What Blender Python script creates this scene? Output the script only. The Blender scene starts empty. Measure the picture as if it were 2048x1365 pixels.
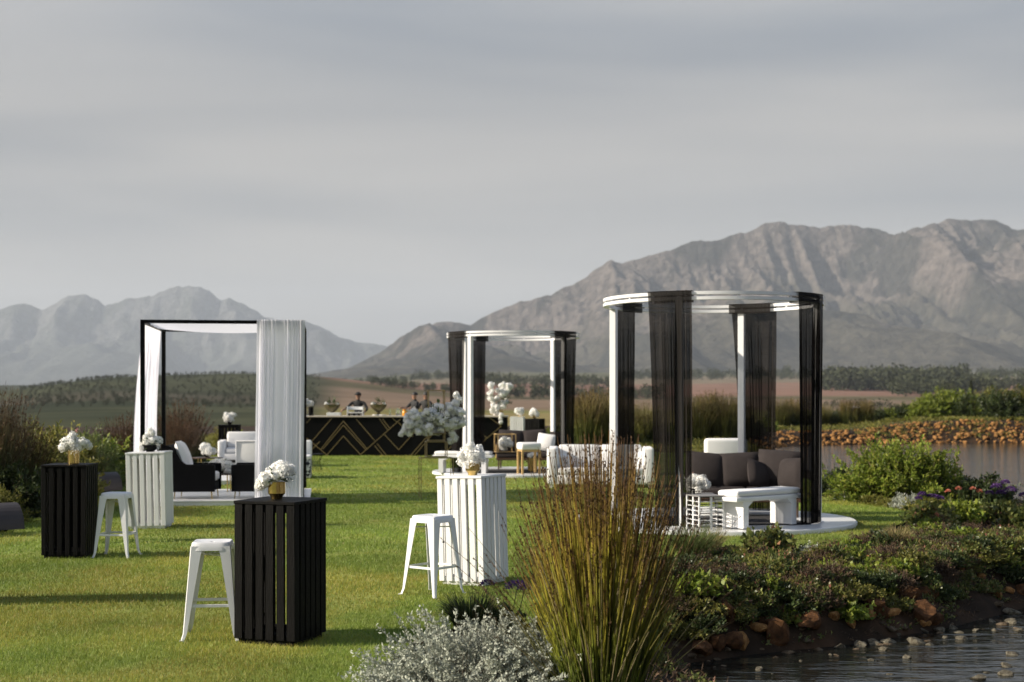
import bpy, bmesh, math, random
import numpy as np
from mathutils import Vector, Matrix

# ---------------------------------------------------------------- camera, sky, sun, exposure
sc = bpy.context.scene
COL = sc.collection
R = math.radians
rnd = random.Random(11)
rng = np.random.default_rng(11)
F, CH, HY = 2844.4, 1.9, 794.0          # focal length in photo pixels, eye height, horizon row

cam_data = bpy.data.cameras.new('camera')
cam_data.lens = 50.0; cam_data.sensor_width = 36.0
cam_data.shift_y = (HY - 682.5) / 2048.0
cam_data.clip_start = 0.1; cam_data.clip_end = 60000
cam_data.dof.use_dof = True; cam_data.dof.focus_distance = 12.3; cam_data.dof.aperture_fstop = 2.5
cam = bpy.data.objects.new('camera', cam_data); COL.objects.link(cam)
cam.location = (0, 0, CH); cam.rotation_euler = (R(90), 0, 0)
sc.camera = cam

SUN_EL, SUN_AZ = R(26.0), R(-99.0)       # azimuth measured from +Y (view direction) towards +X
world = bpy.data.worlds.new('World'); sc.world = world; world.use_nodes = True
wt = world.node_tree; wt.nodes.clear()
wo = wt.nodes.new('ShaderNodeOutputWorld'); bg = wt.nodes.new('ShaderNodeBackground')
sky = wt.nodes.new('ShaderNodeTexSky'); sky.sky_type = 'NISHITA'; sky.sun_disc = False
sky.sun_elevation = SUN_EL; sky.sun_rotation = SUN_AZ; sky.dust_density = 1.6; sky.air_density = 1.0
tc = wt.nodes.new('ShaderNodeTexCoord'); mp = wt.nodes.new('ShaderNodeMapping')
mp.inputs['Scale'].default_value = (1.1, 1.1, 9.0); mp.inputs['Location'].default_value = (5.46, -3.525, 6.93); mp.inputs['Rotation'].default_value = (0.0, R(2.5), 0)
n1 = wt.nodes.new('ShaderNodeTexNoise'); n1.inputs['Scale'].default_value = 1.6; n1.inputs['Detail'].default_value = 3
n1.inputs['Roughness'].default_value = 0.45; n1.inputs['Distortion'].default_value = 0.35
rp = wt.nodes.new('ShaderNodeValToRGB')
rp.color_ramp.elements[0].position = 0.30; rp.color_ramp.elements[0].color = (1.62, 1.66, 1.74, 1)
rp.color_ramp.elements[1].position = 0.62; rp.color_ramp.elements[1].color = (2.72, 2.58, 2.42, 1)
mx = wt.nodes.new('ShaderNodeMix'); mx.data_type = 'RGBA'; mx.inputs[0].default_value = 0.9
wt.links.new(tc.outputs['Generated'], mp.inputs['Vector']); wt.links.new(mp.outputs[0], n1.inputs['Vector'])
wt.links.new(n1.outputs['Fac'], rp.inputs['Fac'])
sx_ = wt.nodes.new('ShaderNodeSeparateXYZ'); wt.links.new(tc.outputs['Generated'], sx_.inputs[0])
hl = wt.nodes.new('ShaderNodeMapRange'); hl.interpolation_type = 'SMOOTHSTEP'
hl.inputs['From Min'].default_value = 0.16; hl.inputs['From Max'].default_value = 0.60; hl.inputs['To Min'].default_value = 0.93; hl.inputs['To Max'].default_value = 0.10
wt.links.new(sx_.outputs['Z'], hl.inputs['Value']); wt.links.new(hl.outputs[0], mx.inputs[0])     # the veil of high cloud thins out towards the zenith
wt.links.new(sky.outputs[0], mx.inputs[6]); wt.links.new(rp.outputs[0], mx.inputs[7])
wt.links.new(mx.outputs[2], bg.inputs['Color']); bg.inputs['Strength'].default_value = 0.1
wt.links.new(bg.outputs[0], wo.inputs['Surface'])

sun_data = bpy.data.lights.new('sun', 'SUN'); sun_data.energy = 5.0; sun_data.angle = R(0.53)
sun_data.color = (1.0, 0.90, 0.76)
sun = bpy.data.objects.new('sun', sun_data); COL.objects.link(sun); sun.location = (-30, 0, 30)
sdir = Vector((math.sin(SUN_AZ) * math.cos(SUN_EL), math.cos(SUN_AZ) * math.cos(SUN_EL), math.sin(SUN_EL)))
sun.rotation_euler = sdir.to_track_quat('Z', 'Y').to_euler()

vs = sc.view_settings
vs.view_transform = 'Standard'; vs.look = 'None'; vs.exposure = 0.85; vs.gamma = 1.0; vs.use_curve_mapping = False
cy = sc.cycles
cy.use_denoising = True; cy.use_adaptive_sampling = True; cy.adaptive_threshold = 0.015
cy.max_bounces = 6; cy.diffuse_bounces = 3; cy.glossy_bounces = 3; cy.transmission_bounces = 4
cy.transparent_max_bounces = 24; cy.volume_bounces = 0; cy.sample_clamp_indirect = 6.0

# ---------------------------------------------------------------- helpers
def gp(px, py, z=0.0):
    """world point on the level z seen at a photo pixel"""
    Y = F * (CH - z) / (py - HY)
    return Vector(((px - 1024) / F * Y, Y, z))
def wx(px, Y): return (px - 1024) / F * Y

def tag(o, label=None, cat=None, group=None, kind=None):
    if label: o['label'] = label
    if cat: o['category'] = cat
    if group: o['group'] = group
    if kind: o['kind'] = kind
    return o

def thing(name, label, cat, loc=(0, 0, 0), rz=0.0, group=None, rx=0.0, ry=0.0):
    o = bpy.data.objects.new(name, None); o.empty_display_size = 0.1; COL.objects.link(o)
    o.location = loc; o.rotation_euler = (rx, ry, rz)
    return tag(o, label, cat, group)

def obj(name, me, parent=None, loc=None, rot=None, scale=None, mat=None):
    o = bpy.data.objects.new(name, me); COL.objects.link(o)
    if parent: o.parent = parent
    if loc is not None: o.location = loc
    if rot is not None: o.rotation_euler = rot
    if scale is not None: o.scale = scale if hasattr(scale, '__len__') else (scale,) * 3
    return o

def copy_tree(o, parent=None):
    c = o.copy(); COL.objects.link(c)
    if parent: c.parent = parent
    for ch in list(o.children):
        copy_tree(ch, c)
    return c

def np_mesh(name, V, Fc, mat=None, smooth=False, attr=None):
    """fast mesh from numpy: V (n,3), Fc (m,k)"""
    V = np.asarray(V, dtype=np.float32); Fc = np.asarray(Fc, dtype=np.int32)
    me = bpy.data.meshes.new(name)
    m, k = Fc.shape
    me.vertices.add(len(V)); me.vertices.foreach_set('co', V.ravel())
    me.loops.add(m * k); me.loops.foreach_set('vertex_index', Fc.ravel())
    me.polygons.add(m); me.polygons.foreach_set('loop_start', np.arange(0, m * k, k, dtype=np.int32))
    me.update(calc_edges=True)
    if smooth: me.polygons.foreach_set('use_smooth', np.ones(m, dtype=bool))
    if attr is not None:
        a = me.color_attributes.new('Col', 'FLOAT_COLOR', 'POINT')
        c = np.ones((len(V), 4), dtype=np.float32); c[:, :3] = attr
        a.data.foreach_set('color', c.ravel())
    if mat: me.materials.append(mat)
    me.validate()
    return me

class MB:
    def __init__(s): s.v = []; s.f = []
    def add(s, V, Fs, M=None):
        o = len(s.v)
        if M is not None: V = [M @ Vector(p) for p in V]
        s.v += [tuple(p) for p in V]; s.f += [tuple(i + o for i in f) for f in Fs]
        return s
    def box(s, c, d, M=None):
        x, y, z = c; a, b, h = d[0] / 2, d[1] / 2, d[2] / 2
        V = [(x + i * a, y + j * b, z + k * h) for i in (-1, 1) for j in (-1, 1) for k in (-1, 1)]
        return s.add(V, [(0, 1, 3, 2), (4, 6, 7, 5), (0, 4, 5, 1), (2, 3, 7, 6), (0, 2, 6, 4), (1, 5, 7, 3)], M)
    def rbox(s, c, d, b=0.02, seg=2, M=None):
        bm = bmesh.new(); bmesh.ops.create_cube(bm, size=1)
        for v in bm.verts: v.co = Vector((v.co.x * d[0] + c[0], v.co.y * d[1] + c[1], v.co.z * d[2] + c[2]))
        bmesh.ops.bevel(bm, geom=bm.edges[:] , offset=b, segments=seg, affect='EDGES', profile=0.5)
        bm.verts.index_update()
        s.add([v.co.copy() for v in bm.verts], [[v.index for v in f.verts] for f in bm.faces], M); bm.free()
        return s
    def tube(s, path, r, n=6, M=None, cap=True):
        P = [Vector(p) for p in path]; rs = r if hasattr(r, '__len__') else [r] * len(P)
        V = []; up = Vector((0, 0, 1))
        for i, p in enumerate(P):
            t = (P[min(i + 1, len(P) - 1)] - P[max(i - 1, 0)]).normalized()
            a = t.cross(up)
            if a.length < 1e-3: a = t.cross(Vector((1, 0, 0)))
            a.normalize(); b = t.cross(a)
            V += [p + (a * math.cos(k * 2 * math.pi / n) + b * math.sin(k * 2 * math.pi / n)) * rs[i] for k in range(n)]
        Fs = [(i * n + k, i * n + (k + 1) % n, (i + 1) * n + (k + 1) % n, (i + 1) * n + k) for i in range(len(P) - 1) for k in range(n)]
        if cap: Fs += [tuple(range(n))[::-1], tuple((len(P) - 1) * n + k for k in range(n))]
        return s.add(V, Fs, M)
    def lathe(s, prof, n=20, M=None, cap=True):
        V = [(r * math.cos(k * 2 * math.pi / n), r * math.sin(k * 2 * math.pi / n), z) for r, z in prof for k in range(n)]
        Fs = [(i * n + k, i * n + (k + 1) % n, (i + 1) * n + (k + 1) % n, (i + 1) * n + k) for i in range(len(prof) - 1) for k in range(n)]
        if cap and prof[0][0] > 1e-5: Fs.append(tuple(range(n))[::-1])
        if cap and prof[-1][0] > 1e-5: Fs.append(tuple((len(prof) - 1) * n + k for k in range(n)))
        return s.add(V, Fs, M)
    def prism(s, poly, y0, y1, M=None):
        """polygon in x,z extruded along y"""
        n = len(poly)
        V = [(x, y0, z) for x, z in poly] + [(x, y1, z) for x, z in poly]
        Fs = [tuple(range(n)), tuple(range(n, 2 * n))[::-1]] + [(i, i + n, (i + 1) % n + n, (i + 1) % n) for i in range(n)]
        return s.add(V, Fs, M)
    def sheet(s, grid, M=None):
        nr, nc = len(grid), len(grid[0])
        return s.add([p for row in grid for p in row],
                     [(i * nc + j, i * nc + j + 1, (i + 1) * nc + j + 1, (i + 1) * nc + j) for i in range(nr - 1) for j in range(nc - 1)], M)
    def pillow(s, w, h, t, M=None, n=10, pinch=0.12):
        """cushion in x (w), z (h), thickness along y"""
        for sgn in (-1, 1):
            g = []
            for i in range(n + 1):
                row = []
                for j in range(n + 1):
                    u, v = 2 * i / n - 1, 2 * j / n - 1
                    th = t / 2 * (max(0, (1 - u * u) * (1 - v * v)) ** 0.38)
                    k = 1 - pinch * (1 - abs(v)) * 0 - pinch * (u * u) * (1 - v * v) * 0.6
                    kk = 1 - pinch * (v * v) * (1 - u * u) * 0.6
                    row.append((u * w / 2 * kk, sgn * th, v * h / 2 * k))
                g.append(row if sgn > 0 else row[::-1])
            s.sheet(g, M)
        return s
    def mesh(s, name, mat=None, smooth=False, ang=38):
        me = bpy.data.meshes.new(name); me.from_pydata(s.v, [], s.f)
        bm = bmesh.new(); bm.from_mesh(me)
        bmesh.ops.remove_doubles(bm, verts=bm.verts, dist=1e-5)
        bmesh.ops.recalc_face_normals(bm, faces=bm.faces)
        bm.to_mesh(me); bm.free()
        if smooth:
            me.polygons.foreach_set('use_smooth', [True] * len(me.polygons)); me.set_sharp_from_angle(angle=R(ang))
        if mat: me.materials.append(mat)
        return me
    def build(s, name, mat, parent=None, smooth=False, **k):
        return obj(name, s.mesh(name, mat, smooth), parent, **k)

def TR(loc=(0, 0, 0), rx=0, ry=0, rz=0):
    return Matrix.Translation(loc) @ Matrix.Rotation(rz, 4, 'Z') @ Matrix.Rotation(ry, 4, 'Y') @ Matrix.Rotation(rx, 4, 'X')

# numpy value noise
def vnoise(x, y, seed=0.0):
    x = np.asarray(x, dtype=np.float64); y = np.asarray(y, dtype=np.float64)
    ix, iy = np.floor(x), np.floor(y); fx, fy = x - ix, y - iy
    def h(a, b):
        v = np.sin(a * 127.1 + b * 311.7 + seed * 74.7) * 43758.5453
        return v - np.floor(v)
    ux, uy = fx * fx * fx * (fx * (fx * 6 - 15) + 10), fy * fy * fy * (fy * (fy * 6 - 15) + 10)
    return (h(ix, iy) * (1 - ux) + h(ix + 1, iy) * ux) * (1 - uy) + (h(ix, iy + 1) * (1 - ux) + h(ix + 1, iy + 1) * ux) * uy
def fbm(x, y, o=5, seed=0.0, g=0.5):
    s = 0; a = 1; t = 0
    for i in range(o):
        s = s + a * vnoise(x * 2 ** i + i * 17.3, y * 2 ** i - i * 9.1, seed + i); t += a; a *= g
    return s / t
def ridged(x, y, o=4, seed=0.0, g=0.5):
    s = 0; a = 1; t = 0
    for i in range(o):
        s = s + a * (1 - np.abs(2 * vnoise(x * 2 ** i + i * 7.7, y * 2 ** i + i * 3.1, seed + i) - 1)); t += a; a *= g
    return s / t
def sstep(a, b, x):
    t = np.clip((x - a) / (b - a), 0, 1); return t * t * (3 - 2 * t)
def sdist(x, y, poly):
    """signed distance to a polygon, negative inside"""
    d = np.full(x.shape, 1e9); inside = np.zeros(x.shape, bool); n = len(poly)
    for i in range(n):
        ax, ay = poly[i]; bx, by = poly[(i + 1) % n]
        ex, ey = bx - ax, by - ay
        t = np.clip(((x - ax) * ex + (y - ay) * ey) / (ex * ex + ey * ey), 0, 1)
        d = np.minimum(d, np.hypot(x - ax - t * ex, y - ay - t * ey))
        c = ((ay > y) != (by > y)) & (x < (bx - ax) * (y - ay) / (by - ay + 1e-12) + ax)
        inside ^= c
    return np.where(inside, -d, d)

# ---------------------------------------------------------------- materials
MATS = {}
def nodes(name):
    m = bpy.data.materials.new(name); m.use_nodes = True
    nt = m.node_tree; b = nt.nodes['Principled BSDF']
    return m, nt, b
def pm(name, col, rough=0.6, metal=0.0, var=0.12, scale=6.0, bump=0.0, bscale=40.0, spec=0.5, stretch=(1, 1, 1), sheen=0.0, coat=0.0):
    if name in MATS: return MATS[name]
    m, nt, b = nodes(name); N = nt.nodes; L = nt.links
    t = N.new('ShaderNodeTexCoord'); mpn = N.new('ShaderNodeMapping'); mpn.inputs['Scale'].default_value = stretch
    L.new(t.outputs['Object'], mpn.inputs['Vector'])
    n = N.new('ShaderNodeTexNoise'); n.inputs['Scale'].default_value = scale; n.inputs['Detail'].default_value = 6
    L.new(mpn.outputs[0], n.inputs['Vector'])
    oi = N.new('ShaderNodeObjectInfo')
    ad = N.new('ShaderNodeMath'); ad.operation = 'MULTIPLY_ADD'; ad.inputs[1].default_value = 0.35; L.new(oi.outputs['Random'], ad.inputs[0]); L.new(n.outputs['Fac'], ad.inputs[2])
    r = N.new('ShaderNodeValToRGB'); r.color_ramp.elements[0].position = 0.35; r.color_ramp.elements[1].position = 0.95
    r.color_ramp.elements[0].color = tuple(max(0, c * (1 - var)) for c in col) + (1,)
    r.color_ramp.elements[1].color = tuple(min(1, c * (1 + var)) for c in col) + (1,)
    L.new(ad.outputs[0], r.inputs['Fac']); L.new(r.outputs[0], b.inputs['Base Color'])
    b.inputs['Roughness'].default_value = rough; b.inputs['Metallic'].default_value = metal
    b.inputs['Specular IOR Level'].default_value = spec
    if sheen: b.inputs['Sheen Weight'].default_value = sheen
    if coat: b.inputs['Coat Weight'].default_value = coat
    if bump:
        n2 = N.new('ShaderNodeTexNoise'); n2.inputs['Scale'].default_value = bscale; n2.inputs['Detail'].default_value = 4
        L.new(mpn.outputs[0], n2.inputs['Vector'])
        bp = N.new('ShaderNodeBump'); bp.inputs['Strength'].default_value = bump; bp.inputs['Distance'].default_value = 0.01
        L.new(n2.outputs['Fac'], bp.inputs['Height']); L.new(bp.outputs[0], b.inputs['Normal'])
    MATS[name] = m
    return m
def leafm(name, c1, c2, rough=0.5, trans=0.35, vscale=3.0, attr=False, c3=None):
    """foliage: colour differs from leaf to leaf and slowly through the plant"""
    if name in MATS: return MATS[name]
    m, nt, b = nodes(name); N = nt.nodes; L = nt.links; out = N['Material Output']
    g = N.new('ShaderNodeNewGeometry')
    r = N.new('ShaderNodeValToRGB'); e = r.color_ramp.elements
    e[0].position = 0.0; e[0].color = tuple(c1) + (1,); e[1].position = 1.0; e[1].color = tuple(c2) + (1,)
    if c3:
        k = r.color_ramp.elements.new(0.9); k.color = tuple(c2) + (1,)
        r.color_ramp.elements[-1].color = tuple(c3) + (1,)
    L.new(g.outputs['Random Per Island'], r.inputs['Fac'])
    t = N.new('ShaderNodeTexCoord'); n = N.new('ShaderNodeTexNoise'); n.inputs['Scale'].default_value = vscale
    L.new(t.outputs['Object'], n.inputs['Vector'])
    mr = N.new('ShaderNodeMapRange'); mr.inputs['From Min'].default_value = 0.3; mr.inputs['From Max'].default_value = 0.7
    mr.inputs['To Min'].default_value = 0.65; mr.inputs['To Max'].default_value = 1.3
    L.new(n.outputs['Fac'], mr.inputs['Value'])
    mu = N.new('ShaderNodeMix'); mu.data_type = 'RGBA'; mu.blend_type = 'MULTIPLY'; mu.inputs[0].default_value = 1.0
    L.new(r.outputs[0], mu.inputs[6]); L.new(mr.outputs[0], mu.inputs[7])
    src = mu.outputs[2]
    if attr:
        a = N.new('ShaderNodeAttribute'); a.attribute_name = 'Col'
        m2 = N.new('ShaderNodeMix'); m2.data_type = 'RGBA'; m2.blend_type = 'MULTIPLY'; m2.inputs[0].default_value = 1.0
        L.new(a.outputs['Color'], m2.inputs[6]); L.new(src, m2.inputs[7]); src = m2.outputs[2]
    L.new(src, b.inputs['Base Color']); b.inputs['Roughness'].default_value = rough
    b.inputs['Specular IOR Level'].default_value = 0.3
    tr = N.new('ShaderNodeBsdfTranslucent'); L.new(src, tr.inputs['Color'])
    ms = N.new('ShaderNodeMixShader'); ms.inputs[0].default_value = trans
    L.new(b.outputs[0], ms.inputs[1]); L.new(tr.outputs[0], ms.inputs[2]); L.new(ms.outputs[0], out.inputs['Surface'])
    MATS[name] = m
    return m
def sheer(name, col, alpha, trans=0.3, var=0.10):
    m, nt, b = nodes(name); N = nt.nodes; L = nt.links; out = N['Material Output']
    b.inputs['Base Color'].default_value = tuple(col) + (1,); b.inputs['Roughness'].default_value = 0.85
    b.inputs['Specular IOR Level'].default_value = 0.15
    tr = N.new('ShaderNodeBsdfTranslucent'); tr.inputs['Color'].default_value = tuple(col) + (1,)
    a = N.new('ShaderNodeMixShader'); a.inputs[0].default_value = trans
    L.new(b.outputs[0], a.inputs[1]); L.new(tr.outputs[0], a.inputs[2])
    tp = N.new('ShaderNodeBsdfTransparent'); c = N.new('ShaderNodeMixShader')
    t = N.new('ShaderNodeTexCoord'); mpn = N.new('ShaderNodeMapping'); mpn.inputs['Scale'].default_value = (60, 60, 0.6)
    n = N.new('ShaderNodeTexNoise'); n.inputs['Scale'].default_value = 1.0
    L.new(t.outputs['Object'], mpn.inputs['Vector']); L.new(mpn.outputs[0], n.inputs['Vector'])
    mr = N.new('ShaderNodeMapRange'); mr.inputs['To Min'].default_value = alpha - var; mr.inputs['To Max'].default_value = min(1, alpha + var)
    L.new(n.outputs['Fac'], mr.inputs['Value']); L.new(mr.outputs[0], c.inputs[0])
    L.new(tp.outputs[0], c.inputs[1]); L.new(a.outputs[0], c.inputs[2]); L.new(c.outputs[0], out.inputs['Surface'])
    MATS[name] = m
    return m

M_white = pm('white_paint', (0.70, 0.70, 0.69), 0.45, var=0.06, scale=5, bump=0.12, bscale=30, stretch=(6, 6, 1))
M_whitemetal = pm('white_powder_coat', (0.71, 0.71, 0.71), 0.32, var=0.04, scale=9, bump=0.04, bscale=60)
M_blackwood = pm('black_stained_wood', (0.0035, 0.0032, 0.003), 0.6, spec=0.10, var=0.5, scale=5, bump=0.5, bscale=14, stretch=(9, 9, 0.8))
M_blackpaint = pm('black_paint', (0.003, 0.003, 0.003), 0.5, spec=0.08, var=0.3, scale=5)
M_deck = pm('white_deck_paint', (0.68, 0.68, 0.67), 0.28, var=0.08, scale=3, bump=0.05, bscale=8)
M_gold = pm('brushed_gold', (0.55, 0.40, 0.15), 0.22, metal=1.0, var=0.12, scale=12)
M_goldpaint = pm('gold_paint', (0.26, 0.19, 0.08), 0.45, metal=0.3, var=0.15, scale=10)
M_goldwood = pm('golden_wood', (0.55, 0.36, 0.15), 0.4, metal=0.3, var=0.12, scale=10)
M_fabwhite = pm('white_upholstery', (0.73, 0.72, 0.70), 0.85, var=0.05, scale=4, bump=0.25, bscale=90, sheen=0.2)
M_fabgrey = pm('pale_grey_upholstery', (0.52, 0.52, 0.50), 0.9, var=0.06, scale=4, bump=0.25, bscale=90)
M_fabblack = pm('black_velvet', (0.004, 0.004, 0.005), 0.9, var=0.3, scale=4, spec=0.1)
M_fabchar = pm('charcoal_linen', (0.036, 0.030, 0.029), 0.92, var=0.18, scale=7, bump=0.4, bscale=120, spec=0.15)
M_rug = pm('black_rug', (0.012, 0.011, 0.011), 1.0, var=0.4, scale=20, bump=0.8, bscale=60)
M_stonetop = pm('counter_top', (0.46, 0.40, 0.33), 0.35, var=0.12, scale=5)
M_rope = pm('brown_rope', (0.10, 0.05, 0.035), 0.8, var=0.3, scale=14)
M_petal = leafm('white_petals', (0.88, 0.87, 0.82), (0.95, 0.95, 0.93), 0.7, 0.3, 6)
M_petalcore = pm('cream_petal_core', (0.84, 0.84, 0.76), 0.8, var=0.1)
M_green = leafm('florist_greenery', (0.05, 0.09, 0.03), (0.10, 0.14, 0.05), 0.5, 0.3)
M_bark = pm('bark', (0.10, 0.075, 0.05), 0.9, var=0.3, scale=10, bump=0.5)
M_black = sheer('black_sheer_voile', (0.010, 0.008, 0.007), 0.88, 0.2)
M_voile = sheer('white_sheer_voile', (0.92, 0.92, 0.97), 0.965, 0.5, 0.03)
M_skin = pm('skin', (0.30, 0.17, 0.11), 0.5, var=0.06)
M_cloth = pm('black_clothes', (0.010, 0.010, 0.010), 0.8, var=0.3)
M_hair = pm('dark_hair', (0.012, 0.010, 0.008), 0.6, var=0.3)

def water_mat():
    m, nt, b = nodes('dark_water'); N = nt.nodes; L = nt.links
    b.inputs['Base Color'].default_value = (0.010, 0.011, 0.009, 1); b.inputs['Roughness'].default_value = 0.07
    b.inputs['IOR'].default_value = 1.33
    t = N.new('ShaderNodeTexCoord'); mpn = N.new('ShaderNodeMapping'); mpn.inputs['Scale'].default_value = (0.8, 2.6, 1)
    n = N.new('ShaderNodeTexNoise'); n.inputs['Scale'].default_value = 2.2; n.inputs['Detail'].default_value = 4
    L.new(t.outputs['Object'], mpn.inputs['Vector']); L.new(mpn.outputs[0], n.inputs['Vector'])
    bp = N.new('ShaderNodeBump'); bp.inputs['Strength'].default_value = 0.35; bp.inputs['Distance'].default_value = 0.09
    L.new(n.outputs['Fac'], bp.inputs['Height']); L.new(bp.outputs[0], b.inputs['Normal'])
    return m
M_water = water_mat()
def soil_mat(name, c1, c2, c3, scale):
    m, nt, b = nodes(name); N = nt.nodes; L = nt.links
    t = N.new('ShaderNodeTexCoord')
    n = N.new('ShaderNodeTexNoise'); n.inputs['Scale'].default_value = scale; n.inputs['Detail'].default_value = 9; n.inputs['Roughness'].default_value = 0.65
    L.new(t.outputs['Object'], n.inputs['Vector'])
    r = N.new('ShaderNodeValToRGB'); e = r.color_ramp.elements
    e[0].position = 0.32; e[0].color = c1 + (1,); e[1].position = 0.7; e[1].color = c3 + (1,)
    k = e.new(0.5); k.color = c2 + (1,)
    L.new(n.outputs['Fac'], r.inputs['Fac']); L.new(r.outputs[0], b.inputs['Base Color']); b.inputs['Roughness'].default_value = 0.95
    b.inputs['Specular IOR Level'].default_value = 0.15
    n2 = N.new('ShaderNodeTexNoise'); n2.inputs['Scale'].default_value = scale * 14; n2.inputs['Detail'].default_value = 6
    L.new(t.outputs['Object'], n2.inputs['Vector'])
    bp = N.new('ShaderNodeBump'); bp.inputs['Strength'].default_value = 0.7; bp.inputs['Distance'].default_value = 0.02
    L.new(n2.outputs['Fac'], bp.inputs['Height']); L.new(bp.outputs[0], b.inputs['Normal'])
    return m
M_soil = soil_mat('red_brown_soil', (0.014, 0.010, 0.007), (0.030, 0.019, 0.011), (0.07, 0.038, 0.020), 1.5)
M_lawnbase = soil_mat('lawn_turf', (0.105, 0.155, 0.026), (0.155, 0.200, 0.036), (0.25, 0.26, 0.07), 0.9)
def attr_mat(name, nscale, amp, bumpd=0.0):
    m, nt, b = nodes(name); N = nt.nodes; L = nt.links
    a = N.new('ShaderNodeAttribute'); a.attribute_name = 'Col'
    t = N.new('ShaderNodeTexCoord'); n = N.new('ShaderNodeTexNoise'); n.inputs['Scale'].default_value = nscale; n.inputs['Detail'].default_value = 9
    n.inputs['Roughness'].default_value = 0.62
    L.new(t.outputs['Object'], n.inputs['Vector'])
    mr = N.new('ShaderNodeMapRange'); mr.inputs['From Min'].default_value = 0.3; mr.inputs['From Max'].default_value = 0.7
    mr.inputs['To Min'].default_value = 1 - amp; mr.inputs['To Max'].default_value = 1 + amp
    L.new(n.outputs['Fac'], mr.inputs['Value'])
    mu = N.new('ShaderNodeMix'); mu.data_type = 'RGBA'; mu.blend_type = 'MULTIPLY'; mu.inputs[0].default_value = 1.0
    L.new(a.outputs['Color'], mu.inputs[6]); L.new(mr.outputs[0], mu.inputs[7]); L.new(mu.outputs[2], b.inputs['Base Color'])
    b.inputs['Roughness'].default_value = 1.0; b.inputs['Specular IOR Level'].default_value = 0.0
    if bumpd:
        bp = N.new('ShaderNodeBump'); bp.inputs['Strength'].default_value = 0.8; bp.inputs['Distance'].default_value = bumpd
        L.new(n.outputs['Fac'], bp.inputs['Height']); L.new(bp.outputs[0], b.inputs['Normal'])
    return m
M_land = attr_mat('valley_land', 0.02, 0.22)
M_mount = attr_mat('mountain_rock', 0.022, 0.62, 40.0)

# ---------------------------------------------------------------- ground, lawn, water, valley, mountains
POND = [(2.6, -12), (2.3, 6), (2.0, 9.5), (1.55, 11.3), (1.15, 12.2), (1.5, 13.2), (2.6, 13.9), (3.4, 14.3), (4.8, 15.4), (6.0, 16.7), (8, 18.6), (12, 20.5), (40, 22), (40, -12)]
LAKE = [(8.0, 31), (8.9, 28.3), (12, 27), (40, 28), (59, 28), (59, 76), (45, 79), (30, 78), (22, 77), (14, 72), (10.2, 62), (9.3, 52), (8.6, 42)]
LAWN = [(-1.05, 6), (-1.0, 8.9), (-0.95, 9.9), (-0.62, 11.5), (-0.1, 11.9), (0.15, 11.9), (0.25, 12.8), (0.75, 14.8), (1.55, 16.5), (2.14, 17.1), (2.73, 18.1), (3.58, 17.8), (4.7, 19.2),
        (5.87, 21.4), (6.75, 22.9), (6.5, 23.7), (6.2, 26.2), (6.2, 28.2), (6.7, 31), (7.2, 40), (7.0, 46), (4.0, 50.5), (2.8, 53), (2.6, 60), (-6, 60), (-9.6, 50), (-10.0, 44), (-9.6, 40), (-9.0, 33), (-8.3, 28.2),
        (-7.5, 21), (-7.2, 18), (-8.5, 16), (-14, 14.5), (-40, 13), (-40, -8), (-1.2, -8)]
WATER_Z = -0.6
PROF_R = [0, 60, 95, 150, 300, 600, 1000, 1500, 2200, 3000, 4500, 9000, 17000]
PROF_Z = [0, 0, -0.6, -2.4, -3.0, -3.4, -0.2, 9.3, 26, 46, 75, 110, 130]
def px_of(x, y): return 1024 + F * x / np.maximum(y, 1.0)
def height(x, y):
    r = np.hypot(x, y); px = np.where(y > 1, px_of(x, y), 6000)
    d = np.minimum(sdist(x, y, POND), sdist(x, y, LAKE))
    far = sstep(52, 66, y) * sstep(5, 10, x)
    cap = (0.06 + 0.50 * sstep(17, 25, x)) * far
    slope = 0.85 - 0.40 * far
    land = np.minimum(cap, WATER_Z + slope * d)
    land = land + 0.05 * (fbm(x * 1.3, y * 1.3, 4, 3) - 0.5) * sstep(0.0, 0.4, d) + 0.34 * (fbm(x * 2.2, y * 2.2, 3, 13) - 0.55) * sstep(0.0, 0.3, d) * sstep(2.0, 0.9, d) * (1 - far)
    bed = np.maximum(WATER_Z - 1.2, WATER_Z + 0.5 * d)
    z = np.where(d > 0, land, bed) - 0.04
    pz = np.interp(np.log(np.maximum(r, 1)), np.log(np.maximum(PROF_R, 1)), PROF_Z)
    left = 1 - 0.55 * sstep(900, 500, px)
    pz = np.where(pz > 0, pz * left, pz)
    pz = pz + 20 * np.exp(-((px - 520) / 300) ** 2) * np.exp(-((r - 1250) / 420) ** 2) * np.where(y > 1, 1, 0)
    pz = pz + 10 * np.exp(-((px - 190) / 190) ** 2) * np.exp(-((r - 1050) / 400) ** 2) * np.where(y > 1, 1, 0)
    w = sstep(86, 140, r)
    rough = (fbm(x / 260, y / 260, 4, 8) - 0.5) * np.clip(r / 300, 0, 8) * 1.6
    return z * (1 - w) + (pz + rough) * w

def grid_mesh(name, xs, ys, mat):
    X, Y = np.meshgrid(xs, ys); Z = height(X, Y)
    nx, ny = len(xs), len(ys)
    i = np.arange(ny - 1)[:, None] * nx + np.arange(nx - 1)[None, :]
    Fc = np.stack([i, i + 1, i + nx + 1, i + nx], -1).reshape(-1, 4)
    return np_mesh(name, np.stack([X, Y, Z], -1).reshape(-1, 3), Fc, mat, True)
gx = np.concatenate([np.arange(-70, -12, 1.0), np.arange(-12, 16, 0.2), np.arange(16, 60.5, 0.6)])
gy = np.concatenate([np.arange(-20, 5, 1.0), np.arange(5, 32, 0.2), np.arange(32, 100.5, 0.6)])
ground = obj('ground', grid_mesh('ground', gx, gy, M_soil)); tag(ground, 'red brown soil of the planting beds and the banks', 'ground', kind='structure')

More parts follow.
